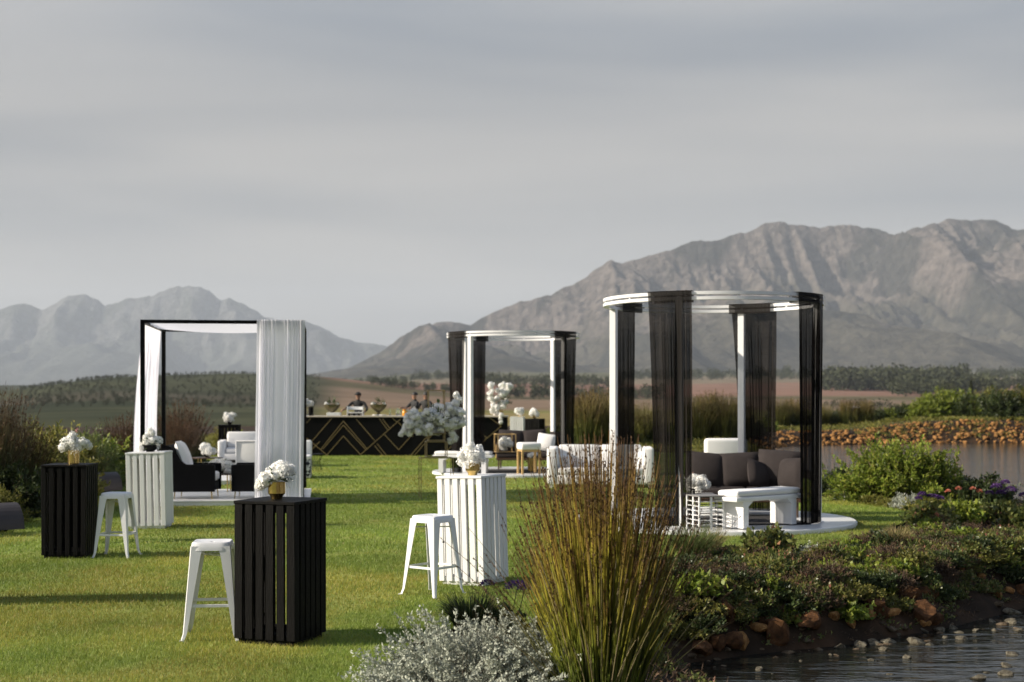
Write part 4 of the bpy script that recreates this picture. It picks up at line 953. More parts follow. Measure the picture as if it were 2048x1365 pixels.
# gold wire flower stand on the lawn
S0 = (-1.42, 26.6, 0)
t = thing('flower_stand', 'tall gold wire stand holding a white orchid cloud on the lawn', 'stand', S0, R(9))
def wire_box(w, d, z0, z1, rr_, legs_only=False):
    for sx in (-1, 1):
        for sy in (-1, 1): MB().tube([(sx * w / 2, sy * d / 2, z0), (sx * w / 2, sy * d / 2, z1)], rr_, 6).build('upright', M_goldpaint, t)
    for z in ((z1,) if legs_only else (z0, z1)):
        for s in (-1, 1):
            MB().tube([(-w / 2, s * d / 2, z), (w / 2, s * d / 2, z)], rr_, 6).build('crossbar', M_goldpaint, t)
            MB().tube([(s * w / 2, -d / 2, z), (s * w / 2, d / 2, z)], rr_, 6).build('crossbar', M_goldpaint, t)
wire_box(0.60, 0.42, 0.0, 0.76, 0.008, True); wire_box(0.38, 0.30, 0.78, 1.06, 0.010); wire_box(0.30, 0.24, 1.085, 2.02, 0.010)
MB().rbox((0, 0, 1.215), (0.36, 0.30, 0.012), 0.003, 1).build('plate', M_goldpaint, t)
q = random.Random(8); pts = []
for k in range(210):
    a = q.uniform(-0.56, 0.50); zc = 1.46 + 0.12 * a + 0.04 * math.sin(a * 9); e = 0.24 * math.sqrt(max(0.05, 1 - (a / 0.62) ** 2))
    pts.append((a, q.uniform(-0.2, 0.2), zc + q.uniform(-e, e), q.uniform(0.042, 0.070)))
pts += [(0.42, 0, 1.85, 0.07), (0.38, 0, 1.93, 0.06), (0.36, -0.05, 1.78, 0.08), (-0.60, 0, 1.26, 0.06), (-0.66, 0.02, 1.2, 0.05), (-0.5, 0, 1.24, 0.07), (0.30, -0.05, 1.2, 0.07), (0.34, 0, 1.12, 0.075), (0.27, 0, 1.08, 0.06)]
fl = thing('flower_arrangement', 'broad cloud of white orchids on the gold wire stand', 'flowers', S0, R(9), 'white flower arrangements'); heads(fl, pts, ORCHID + HEADS[:2], q)
greens(fl, (0.05, 0, 1.42), 0.4, 90, 77, 0.10, 0.04)

# ---------------------------------------------------------------- people behind the bar
def person(label, loc, rz, arms, hat=False, turn=0.0, seed=0):
    t = thing('person', label, 'person', loc, rz, 'bar staff in black')
    V, E, RD = [], [], []
    def v(p, r, par=None):
        V.append(p); RD.append(r); i = len(V) - 1
        if par is not None: E.append((par, i))
        return i
    pel = v((0, 0, .96), .14); sp = v((0, 0, 1.12), .125, pel); ch = v((0, 0, 1.30), .145, sp); nb = v((0, 0.01, 1.44), .085, ch); nk = v((0, 0, 1.51), .055, nb)
    h1 = v((0, -.015, 1.57), .078, nk); h2 = v((0, -.01, 1.65), .095, h1); v((0, 0.005, 1.71), .075, h2)
    for s in (-1, 1):
        hp = v((s * .10, 0, .90), .10, pel); kn = v((s * .11, -.02, .50), .065, hp); an = v((s * .11, .02, .09), .042, kn); v((s * .12, -.14, .04), .035, an)
        el, wr = arms[s]
        sh = v((s * .185, 0.01, 1.41), .068, ch); e = v(el, .048, sh); w = v(wr, .030, e)
        d = (Vector(wr) - Vector(el)).normalized(); side = d.cross(Vector((0, 0, 1))).normalized(); dn = Vector((0, 0, -1))
        pm_ = Vector(wr) + d * 0.07; pl = v(tuple(pm_), .033, w)
        for k in range(4):
            f0 = pm_ + d * 0.035 + side * (k - 1.5) * 0.021; a = v(tuple(f0), .0095, pl); l = (0.03, 0.036, 0.034, 0.026)[k]
            b = v(tuple(f0 + d * l + dn * 0.008), .009, a); v(tuple(f0 + d * l * 1.7 + dn * 0.03), .0075, b)
        th = v(tuple(Vector(wr) + d * 0.035 - side * s * 0.035), .011, pl); v(tuple(Vector(wr) + d * 0.075 - side * s * 0.055 + dn * 0.01), .009, th)
    me = bpy.data.meshes.new('body'); me.from_pydata([tuple(p) for p in V], E, []); o = bpy.data.objects.new('body', me); COL.objects.link(o)
    md = o.modifiers.new('skin', 'SKIN'); md.use_smooth_shade = True
    for i, sv in enumerate(me.skin_vertices[0].data): sv.radius = (RD[i], RD[i] * (0.78 if i in (1, 2) or i == 0 else 1.0)); sv.use_root = (i == 0)
    o.modifiers.new('sub', 'SUBSURF').levels = 1; o.modifiers['sub'].render_levels = 1
    bpy.context.view_layer.update()
    m2 = bpy.data.meshes.new_from_object(o.evaluated_get(bpy.context.evaluated_depsgraph_get())); bpy.data.objects.remove(o)
    m2.name = 'body'; m2.materials.clear(); m2.materials.append(M_cloth); m2.materials.append(M_skin)
    wrs = [Vector(arms[s][1]) for s in (-1, 1)]; els = [Vector(arms[s][0]) for s in (-1, 1)]
    for p in m2.polygons:
        c = p.center
        hand = any((c - w_).length < 0.20 and (c - w_).dot((w_ - e_).normalized()) > -0.12 for w_, e_ in zip(wrs, els))
        if c.z > 1.50 or hand: p.material_index = 1
    obj('body', m2, t)
    Mh = TR((0, 0, 0), rz=turn)
    def hp_(n, m, mat): return m.build(n, mat, t, True)
    for s in (-1, 1):
        hp_('ear', MB().rbox((s * .093, .005, 1.635), (.018, .035, .055), .007, 2, Mh), M_skin); hp_('eye', MB().rbox((s * .034, -.093, 1.655), (.022, .012, .011), .004, 2, Mh), M_hair)
    hp_('nose', MB().prism([(-.013, 1.615), (.013, 1.615), (.006, 1.66), (-.006, 1.66)], -.118, -.085, Mh), M_skin); hp_('mouth', MB().rbox((0, -.088, 1.588), (.045, .012, .012), .004, 2, Mh), pm('lips', (0.22, 0.09, 0.07), 0.5))
    cap = [(.105 * math.sin(a), 1.655 + .098 * math.cos(a)) for a in [math.pi * 0.54 * k / 8 for k in range(9)]][::-1]
    if hat:
        c = hp_('cap', MB().lathe([(r, z) for r, z in cap[:-1]] + [(0.0, cap[-1][1])], 20, Mh), M_cloth)
        c_b = hp_('cap_brim', MB().rbox((0, -.135, 1.665), (.15, .10, .012), .005, 2, Mh @ TR((0, 0, 0))), M_cloth); c_b.parent = c
    else:
        hp_('hair', MB().lathe([(r * 1.01, z) for r, z in cap[:-1]] + [(0.0, cap[-1][1] + .004)], 20, TR((0, .012, 0)) @ Mh @ TR((0, 0, 0), rx=0)), M_hair)
    hp_('apron', MB().rbox((0, -.135, .78), (.34, .02, .62), .008, 2), M_cloth)
    return t
pz_ = 0.281
person('bartender in black cap and shirt reaching over the glass rack', (wx(716, 47.0), 47.05, pz_ + 0.03), R(-8), {-1: ((-.33, -.18, 1.22), (-.40, -.40, 1.16)), 1: ((.33, -.08, 1.18), (.25, -.30, 1.06))}, True, R(-15))
person('dark haired bartender in black holding a white cloth', (wx(829, 46.95), 46.95, pz_ + 0.03), R(-55), {-1: ((-.26, -.16, 1.20), (-.16, -.38, 1.22)), 1: ((.27, -.14, 1.19), (.16, -.37, 1.20))}, False, R(-10))
person('dark haired bartender in black standing behind another bartender', (wx(851, 47.2), 47.35, pz_ + 0.03), R(-30), {-1: ((-.29, -.10, 1.17), (-.22, -.34, 1.10)), 1: ((.30, -.10, 1.17), (.24, -.34, 1.10))}, False, R(-25))
cl = MB().sheet([[(-0.16 + .32 * i / 8, -0.02 * math.sin(i * 2), 0.03 * math.sin(i) - 0.11 * j / 4 - .02 * i * j / 16) for i in range(9)] for j in range(5)])
tag(cl.build('cloth', M_white, None, True, loc=(wx(822, 46.75), 46.55, 1.52), rot=(R(50), R(-18), R(-25))), 'white cloth in the hands of the dark haired bartender', 'cloth')

# ---------------------------------------------------------------- plants
def reed_mesh(seed, n, h0, h1, base, splay, rad, heads_n, segs=6, head_from=0.76, hl=0.026, lean=(0, 0), cols=None):
    g = np.random.default_rng(seed)
    a = g.uniform(0, 2 * np.pi, n); b = base * np.sqrt(g.uniform(0, 1, n)); bx, by = b * np.cos(a), b * np.sin(a)
    k = (b / base) ** 1.2 * g.uniform(0.5, 1.15, n) * splay; dx, dy = np.cos(a) * k + g.normal(0, 0.07, n) * splay * 1.3 + lean[0], np.sin(a) * k + g.normal(0, 0.07, n) * splay * 1.3 + lean[1]
    h = g.uniform(h0, h1, n) * (1 - 0.22 * (k / (splay + 1e-6)) ** 2); s = np.linspace(0, 1, segs + 1)
    cv = g.uniform(1.2, 2.0, n)[:, None]
    S = s[None, :]; P = np.stack([bx[:, None] + dx[:, None] * S ** cv, by[:, None] + dy[:, None] * S ** cv, h[:, None] * S], -1)   # n, segs+1, 3
    T = np.gradient(P, axis=1); T /= np.linalg.norm(T, axis=2, keepdims=True)
    u = np.cross(T, np.array([0.3, 1, 0.2])); u /= np.linalg.norm(u, axis=2, keepdims=True); w = np.cross(T, u)
    r = rad * g.uniform(0.7, 1.3, n)[:, None, None] * (1 - 0.65 * S)[:, :, None]
    ring = [P + r * (u * math.cos(q) + w * math.sin(q)) for q in (0, 2.094, 4.189)]
    V = np.stack(ring, 2).reshape(-1, 3); m = segs + 1
    i = (np.arange(n)[:, None, None] * m + np.arange(segs)[None, :, None]) * 3; q = np.arange(3)[None, None, :]; q2 = (q + 1) % 3
    Fc = np.stack([i + q, i + q2, i + 3 + q2, i + 3 + q], -1).reshape(-1, 4)
    cols = cols or [(0, (0.045, 0.075, 0.016)), (0.3, (0.085, 0.115, 0.020)), (0.6, (0.21, 0.19, 0.035)), (0.8, (0.17, 0.11, 0.035)), (1, (0.09, 0.045, 0.02))]
    cc = np.stack([np.interp(s, [c[0] for c in cols], [c[1][j] for c in cols]) for j in range(3)], -1)
    C = np.broadcast_to(cc[None, :, None, :], (n, m, 3, 3)) * g.uniform(0.6, 1.35, n)[:, None, None, None]
    # seed heads
    hs = g.uniform(head_from, 1.0, (n, heads_n)); f = hs * segs; i0 = np.minimum(f.astype(int), segs - 1); fr = (f - i0)[..., None]
    ar = np.arange(n)[:, None]; HP = P[ar, i0] * (1 - fr) + P[ar, i0 + 1] * fr; HD = T[ar, i0] + g.normal(0, 0.38, HP.shape)
    keep = (g.uniform(0, 1, n) < 0.8)
    HV, HF = leaves_np(HP[keep].reshape(-1, 3), HD[keep].reshape(-1, 3), g.uniform(0.7, 1.3, keep.sum() * heads_n) * hl, hl * 0.36, g)
    return (V, Fc, C.reshape(-1, 3)), (HV, HF)
M_reed = leafm('reed_stalks', (0.75, 0.75, 0.75), (1.25, 1.2, 1.1), 0.5, 0.25, 2.0, True)
M_seed = leafm('reed_seed_heads', (0.042, 0.021, 0.013), (0.115, 0.066, 0.030), 0.8, 0.15)
def make_reed(meshes, label, loc, rz=0, sc_=1.0, group=None, name='reed_clump'):
    t = thing(name, label, 'reeds', loc, rz, group); t.scale = (sc_,) * 3 if not hasattr(sc_, '__len__') else sc_
    obj('stalks', meshes[0], t); obj('seed_heads', meshes[1], t)
    return t
def reed_set(seed, *a, **k):
    s, h = reed_mesh(seed, *a, **k)
    return np_mesh('stalks', s[0], s[1], M_reed, True, s[2]), np_mesh('seed_heads', h[0], h[1], M_seed)

def sprig_mesh(seed, n, rx, ry, h, leaves, ln, wd, upright=0.5, along=0.45, stem_r=0.003, base=0.25, jitter=0.22):
    """a shrub of leafy sprigs that grow from a common base; returns leaf and stem arrays"""
    g = np.random.default_rng(seed)
    a = g.uniform(0, 2 * np.pi, n); el = np.arccos(g.uniform(0, 1, n) ** (0.6 + upright)); L = g.uniform(0.66, 1.0, n) + np.where(g.uniform(0, 1, n) > 0.9, 0.14, 0)
    cl_ = 0.80 + 0.28 * vnoise(np.cos(a) * 2.6 + 5, el * 2.6 + np.sin(a) * 2.2, seed)
    D = np.stack([np.cos(a) * np.sin(el) * rx, np.sin(a) * np.sin(el) * ry, np.maximum(0.10, np.cos(el)) * h], -1) * (L * cl_)[:, None]
    B = np.stack([g.normal(0, base * rx * 0.5, n), g.normal(0, base * ry * 0.5, n), np.zeros(n)], -1)
    s = np.array([0, 0.35, 0.7, 1.0]); bend = g.normal(0, 0.06, (n, 1, 3)) * max(rx, h)
    P = B[:, None, :] + (D - B * 0.3)[:, None, :] * s[None, :, None] + bend * (s * (1 - s) * 2.0)[None, :, None]; P[:, :, 2] += (0.10 * h * s * (1 - s))[None, :] 
    q = g.uniform(1 - along, 1.0, (n, leaves)); q[:, 0] = 1.0; f = np.clip(q * 3, 0, 2.999); i0 = f.astype(int); fr = (f - i0)[..., None]; ar = np.arange(n)[:, None]
    LP = P[ar, i0] * (1 - fr) + P[ar, np.minimum(i0 + 1, 3)] * fr
    dirn = D / np.linalg.norm(D, axis=1, keepdims=True)
    LD = dirn[:, None, :] * 0.55 + g.normal(0, 0.62, LP.shape); LD[..., 2] += 0.25
    LP = LP + g.normal(0, jitter * ln, LP.shape)
    V, Fc = leaves_np(LP.reshape(-1, 3), LD.reshape(-1, 3), g.uniform(0.65, 1.2, n * leaves) * ln, g.uniform(0.7, 1.2, n * leaves) * wd, g)
    V[:, 2] = np.maximum(V[:, 2], 0.004)
    u = np.cross(D, np.array([0.2, 1, 0.3])); u /= np.linalg.norm(u, axis=1, keepdims=True); w = np.cross(D, u); w /= np.linalg.norm(w, axis=1, keepdims=True)
    rr_ = stem_r * np.array([1.0, 0.8, 0.6, 0.3]); ring = [P + rr_[None, :, None] * (u * math.cos(c) + w * math.sin(c))[:, None, :] for c in (0, 2.094, 4.189)]
    SV = np.stack(ring, 2).reshape(-1, 3); i = (np.arange(n)[:, None, None] * 4 + np.arange(3)[None, :, None]) * 3; qq = np.arange(3)[None, None, :]; q2 = (qq + 1) % 3
    SF = np.stack([i + qq, i + q2, i + 3 + q2, i + 3 + qq], -1).reshape(-1, 4)
    return (V, Fc), (SV, SF)
def shrub_set(seed, mat, *a, **k):
    l, s = sprig_mesh(seed, *a, **k)
    return np_mesh('foliage', l[0], l[1], mat), np_mesh('stems', s[0], s[1], M_bark, True)
def make_shrub(meshes, label, loc, rz=0, sc_=1.0, group=None, name='shrub', cat='shrub'):
    t = thing(name, label, cat, loc, rz, group); t.scale = (sc_,) * 3 if not hasattr(sc_, '__len__') else sc_
    obj('foliage', meshes[0], t); obj('stems', meshes[1], t)
    return t
def grass_set(seed, mat, n, h, base, splay, wd):
    g = np.random.default_rng(seed); a = g.uniform(0, 6.28, n); b = base * np.sqrt(g.uniform(0, 1, n)); k = splay * g.uniform(0.2, 1.1, n); hh = h * g.uniform(0.6, 1.1, n)
    D = np.stack([np.cos(a), np.sin(a)], -1); s = np.array([0, 0.4, 0.75, 1.0])
    P = np.stack([(b[:, None] + k[:, None] * s ** 1.7) * D[:, None, 0], (b[:, None] + k[:, None] * s ** 1.7) * D[:, None, 1], hh[:, None] * (s - 0.35 * (k / splay)[:, None] * s ** 3)], -1)
    a2 = a + g.uniform(0, 3.14, n); sd = np.stack([np.cos(a2), np.sin(a2), np.zeros(n)], -1)[:, None, :] * (wd * np.array([1, 0.9, 0.6, 0.08]))[None, :, None] / 2
    V = np.stack([P - sd, P + sd], 2).reshape(-1, 3); i = (np.arange(n)[:, None] * 4 + np.arange(3)[None, :]) * 2
    Fc = np.stack([i, i + 1, i + 3, i + 2], -1).reshape(-1, 4)
    return np_mesh('blades', V, Fc, mat)
def make_grass(me, label, loc, rz=0, sc_=1.0, group=None, name='grass_tuft'):
    o = obj(name, me, None, loc, (0, 0, rz), sc_); return tag(o, label, 'grass', group)
def hgt(x, y): return float(height(np.array([float(x)]), np.array([float(y)]))[0])
_ys = np.exp(np.linspace(math.log(8), math.log(100), 1300))
def hit(px, py):
    """where the sight line through a photo pixel meets the garden ground"""
    X = (px - 1024) / F * _ys; Z = CH - (py - HY) / F * _ys; H_ = height(X, _ys)
    i = int(np.argmax(Z <= H_)); return Vector((X[i], _ys[i], max(H_[i], WATER_Z - 0.1)))

M_silver = leafm('silver_leaves', (0.30, 0.33, 0.26), (0.53, 0.55, 0.46), 0.8, 0.2, 3)
M_olive = leafm('olive_leaves', (0.105, 0.125, 0.026), (0.25, 0.23, 0.052), 0.5, 0.4, 2, c3=(0.26, 0.21, 0.05))
M_lush = leafm('lush_green_leaves', (0.105, 0.165, 0.022), (0.28, 0.32, 0.050), 0.45, 0.45, 2, c3=(0.27, 0.24, 0.05))
M_dark = leafm('dark_green_leaves', (0.026, 0.046, 0.015), (0.075, 0.095, 0.030), 0.45, 0.3, 2)
M_succ = leafm('succulent_leaves', (0.060, 0.088, 0.026), (0.19, 0.20, 0.055), 0.35, 0.35, 4, c3=(0.24, 0.10, 0.07))
M_dry = leafm('dry_grass', (0.20, 0.15, 0.06), (0.34, 0.28, 0.13), 0.7, 0.3)
M_finegreen = leafm('fine_green_grass', (0.07, 0.10, 0.025), (0.16, 0.19, 0.06), 0.6, 0.35)
M_purple = leafm('purple_blossom', (0.07, 0.03, 0.13), (0.17, 0.08, 0.26), 0.7, 0.25)
M_coral = leafm('coral_blossom', (0.55, 0.16, 0.09), (0.65, 0.30, 0.20), 0.7, 0.3)
M_brownleaf = leafm('brown_twigs', (0.05, 0.03, 0.02), (0.12, 0.075, 0.04), 0.8, 0.1)

# foreground plants
fr_ = make_reed(reed_set(3, 1050, 0.90, 1.74, 0.23, 0.34, 0.0050, 8, 7, 0.83, 0.023, cols=[(0, (0.07, 0.12, 0.02)), (0.3, (0.15, 0.20, 0.028)), (0.5, (0.29, 0.31, 0.036)), (0.72, (0.36, 0.31, 0.042)), (0.88, (0.24, 0.15, 0.045)), (1, (0.10, 0.05, 0.02))]), 'tall reed clump with brown seed heads in the foreground', (0.55, 8.7, -0.03))
_o = reed_set(4, 150, 0.75, 1.42, 0.26, 0.66, 0.0036, 12, 7, 0.80, 0.022, cols=[(0, (0.06, 0.09, 0.02)), (0.5, (0.16, 0.17, 0.04)), (0.85, (0.20, 0.16, 0.06)), (1, (0.10, 0.06, 0.025))]); obj('stray_stalks', _o[0], fr_); obj('seed_heads', _o[1], fr_)
_o = reed_set(9, 70, 0.55, 1.2, 0.24, 0.55, 0.0036, 1, 7, 0.9, 0.02, cols=[(0, (0.22, 0.18, 0.10)), (1, (0.42, 0.36, 0.22))]); obj('dead_stalks', _o[0], fr_)
make_shrub(shrub_set(5, M_silver, 1200, 0.82, 0.66, 0.63, 46, 0.026, 0.012, 0.55, 0.5, 0.0022, 0.5), 'rounded silver leaved bush at the bottom of the picture', (-0.17, 8.95, -0.03), name='silver_bush')
sl = thing('sea_lavender', 'purple flowering sea lavender behind the silver bush', 'flowers', (-0.22, 11.35, 0))
obj('blades', grass_set(6, M_dark, 700, 0.40, 0.12, 0.30, 0.008), sl, (-0.10, 0, 0)); obj('blades', grass_set(61, M_dry, 160, 0.36, 0.1, 0.3, 0.007), sl, (-0.08, 0, 0))
_l, _s = sprig_mesh(8, 60, 0.22, 0.2, 0.22, 14, 0.06, 0.035, 0.3); obj('foliage', np_mesh('foliage', _l[0], _l[1], M_dark), sl, (0.16, 0.02, 0))
def blossom(t, c, rx, rz_, n, mat, seed, ln=0.016):
    g = np.random.default_rng(seed); D = g.normal(0, 1, (n, 3)); D /= np.linalg.norm(D, axis=1, keepdims=True); D[:, 2] = np.abs(D[:, 2])
    P = np.array(c) + D * np.array([rx, rx * .8, rz_]) * g.uniform(0.6, 1, (n, 1)); V, Fc = leaves_np(P, D + g.normal(0, .3, D.shape), ln, ln * 0.7, g)
    MB().tube([(c[0] * 0.5, c[1], 0), (c[0] * .9, c[1], c[2] * .6), c], 0.004, 5).build('stem', M_green, t); return obj('blossom', np_mesh('blossom', V, Fc, mat), t)
blossom(sl, (0.02, 0, 0.40), 0.055, 0.035, 170, M_purple, 1); blossom(sl, (0.26, 0, 0.37), 0.10, 0.065, 420, M_purple, 2); blossom(sl, (0.32, 0.03, 0.36), 0.06, 0.04, 150, M_purple, 3)

# bank plants
p = hit(1385, 1128); make_grass(grass_set(11, M_finegreen, 900, 0.55, 0.12, 0.42, 0.006), 'arching fine green grass tuft behind the foreground reeds', p)
p = hit(1420, 1105); make_grass(grass_set(12, M_dry, 300, 0.38, 0.10, 0.30, 0.006), 'straw coloured grass tuft at the lawn edge', p, 1.0)
p = hit(1535, 1120); make_shrub(shrub_set(13, M_succ, 130, 0.37, 0.34, 0.42, 16, 0.085, 0.05, 0.35, 0.6, 0.006), 'dark leafy shrub with reddish tips in front of the right gazebo platform', p)
p = hit(1628, 1122); make_shrub(shrub_set(14, M_silver, 260, 0.26, 0.24, 0.20, 26, 0.03, 0.008, 0.3, 0.6), 'small silvery bush at the lawn edge before the right gazebo', p, name='silver_bush')
p = hit(1795, 1100); make_grass(grass_set(15, M_dry, 520, 0.36, 0.10, 0.22, 0.006), 'dry golden grass tuft on the bank right of the gazebo', p)
make_shrub(shrub_set(16, M_lush, 560, 1.42, 1.15, 1.32, 46, 0.085, 0.036, 0.3, 0.55, 0.010, 0.4), 'large round bright green bush on the lake side of the lawn', (7.10, 25.9, -0.08))
make_shrub(shrub_set(17, M_dark, 200, 0.6, 0.5, 0.62, 40, 0.07, 0.03, 0.3, 0.6, 0.008), 'small dark green bush left of the large round bush', (6.28, 27.2, -0.05))
make_shrub(shrub_set(18, M_dark, 240, 0.75, 0.7, 0.72, 40, 0.08, 0.035, 0.3, 0.6, 0.008), 'dark green bush at the right foot of the large round bush', (8.35, 25.4, -0.15))
sg = shrub_set(19, M_silver, 140, 0.32, 0.28, 0.30, 22, 0.06, 0.012, 0.6, 0.7); low = shrub_set(20, M_olive, 160, 0.40, 0.34, 0.22, 24, 0.05, 0.020, 0.1, 0.7)
for k, (x, y, m, lab, s) in enumerate([(6.25, 26.1, sg, 'silver leaved plant at the edge of the lawn by the lake', 1.1), (6.45, 25.2, low, 'low olive plant in the soil strip by the lake', 1.0), (6.75, 24.4, sg, 'silver plant between the lawn tip and the large round bush', 1.0), (7.0, 23.9, low, 'low olive plant at the lawn tip', 1.2), (6.55, 24.8, low, 'low olive plant in front of the large round bush', 0.8)]):
    make_shrub(m, lab, (x, y, hgt(x, y)), k * 1.3, s, 'low plants along the lake bed', 'low_plant', 'plant')
def flower_plant(label, loc, mat, heads_, seed, leafmat=M_succ):
    t = thing('flowering_plant', label, 'flowers', loc, 0, 'flowering plants on the bank')
    l, s = sprig_mesh(seed, 110, 0.42, 0.36, 0.36, 12, 0.085, 0.065, 0.3, 0.6); obj('foliage', np_mesh('foliage', l[0], l[1], leafmat), t); obj('stems', np_mesh('stems', s[0], s[1], M_bark), t)
    for k, (x, y, z, r) in enumerate(heads_): blossom(t, (x, y, z), r, r * 0.7, int(120 + 1500 * r), mat, seed * 7 + k, 0.022)
for px, py, mat, hd, seed, lab in [(1860, 1052, M_purple, [(-0.12, 0, 0.46, 0.06), (-0.17, 0, 0.40, 0.05), (0.08, 0, 0.42, 0.06), (0.16, 0, 0.40, 0.05), (0.0, 0, .44, .04)], 41, 'purple flowering plant near the lawn tip'),
                                   (1925, 1050, M_coral, [(-0.22, 0, 0.50, 0.035), (-0.06, 0, 0.54, 0.04), (0.16, 0, 0.54, 0.035), (0.26, 0, 0.5, 0.035)], 42, 'coral flowered geranium on the bank'),
                                   (2000, 1048, M_purple, [(-0.05, 0, 0.55, 0.09), (0.08, 0, 0.62, 0.07), (0.16, 0, 0.50, 0.10), (-0.16, 0, 0.46, 0.06), (0.0, -.05, .46, .08)], 43, 'dense purple flowering plant at the right edge'),
                                   (2048, 1062, M_purple, [(0, 0, 0.5, 0.07), (0.14, 0, 0.46, 0.06)], 44, 'purple flowering plant cut by the right edge')]:
    p = hit(px, py); flower_plant(lab, p, mat, hd, seed, M_succ if mat is not M_coral else M_lush)
suc = [shrub_set(s, m, n, 0.30, 0.27, h_, lv, ln_, w_, 0.15, 0.7, 0.004) for s, m, n, h_, lv, ln_, w_ in ((51, M_succ, 90, 0.20, 14, 0.055, 0.026), (52, M_olive, 110, 0.18, 16, 0.045, 0.018), (53, M_brownleaf, 120, 0.24, 12, 0.035, 0.010), (54, M_lush, 80, 0.22, 12, 0.07, 0.045), (55, M_dark, 90, 0.22, 16, 0.05, 0.026))]
slab = ['fleshy leaved succulent clump among the orange rocks of the bank', 'low olive plant among the orange rocks of the bank', 'dry brown twiggy plant among the orange rocks of the bank', 'broad leaved light green plant among the orange rocks of the bank', 'dark green plant among the orange rocks of the bank']
g_ = random.Random(5)
for k in range(260):
    px = g_.uniform(1290, 2060); top = np.interp(px, [1290, 1450, 1600, 1720, 1800, 1860, 2060], [1150, 1112, 1118, 1088, 1075, 1050, 1065]); py = top + abs(g_.gauss(0, 1)) * 62 + 4
    if py > np.interp(px, [1290, 1500, 1700, 2060], [1300, 1262, 1245, 1200]): continue
    p = hit(px, py); j = g_.choices(range(5), (4, 4, 4, 2, 3))[0]
    make_shrub(suc[j], slab[j], p, g_.uniform(0, 6), g_.uniform(0.5, 1.05), 'low clumps on the pond bank', 'bank_plant', 'plant')

for k in range(120):
    e_ = g_.randrange(3, 10); a_, b_ = POND[e_], POND[e_ + 1]; u_ = g_.random(); ex, ey = b_[0] - a_[0], b_[1] - a_[1]; l_ = math.hypot(ex, ey); d_ = g_.uniform(0.30, 0.95)
    x, y = a_[0] + ex * u_ - ey / l_ * d_, a_[1] + ey * u_ + ex / l_ * d_
    if x > 8.5: continue
    j = g_.choices(range(5), (4, 3, 4, 1, 5))[0]; make_shrub(suc[j], slab[j], (x, y, hgt(x, y) - 0.02), g_.uniform(0, 6), g_.uniform(0.5, 0.95), 'low clumps on the pond bank', 'bank_plant', 'plant')
# left bed
redL = [reed_set(71, 520, 1.3, 2.1, 0.40, 0.55, 0.006, 5, 6, 0.60, 0.05, cols=[(0, (0.02, 0.035, 0.012)), (0.45, (0.06, 0.08, 0.022)), (0.72, (0.085, 0.075, 0.028)), (1, (0.07, 0.042, 0.025))]),
        reed_set(72, 420, 1.2, 1.95, 0.36, 0.62, 0.007, 7, 6, 0.55, 0.06, cols=[(0, (0.03, 0.05, 0.012)), (0.35, (0.08, 0.10, 0.025)), (0.6, (0.08, 0.055, 0.025)), (1, (0.07, 0.035, 0.022))])]
for k, (x, y, m, s, lab) in enumerate([(-8.35, 22.6, 0, 1.05, 'tall dark reed clump at the far left edge'), (-8.9, 23.6, 0, 0.98, 'dark reed clump behind the tallest one at the left edge'), (-8.15, 23.4, 0, 0.80, 'shorter dark reed clump in the left bed beside the tall one'),
                                     (-9.1, 33.6, 1, 0.82, 'leaning brown reed clump left of the cabana curtain'), (-9.15, 39.5, 1, 0.98, 'brown topped reed clump seen inside the cabana'), (-8.75, 37.6, 1, 0.72, 'smaller brown topped reed clump beside the cabana post')]):
    make_reed(redL[m], lab, (x, y, -0.03), k * 1.7, s, 'reed clumps in the left bed')
SH = [shrub_set(81, M_olive, 330, 0.85, 0.8, 1.0, 34, 0.085, 0.032, 0.35, 0.6, 0.008), shrub_set(82, M_lush, 300, 0.85, 0.8, 0.9, 34, 0.09, 0.038, 0.3, 0.6, 0.008),
      shrub_set(83, M_dark, 340, 0.9, 0.85, 1.0, 34, 0.09, 0.035, 0.3, 0.6, 0.008), shrub_set(84, M_finegreen, 420, 0.7, 0.65, 1.1, 26, 0.12, 0.014, 0.9, 0.7, 0.006)]
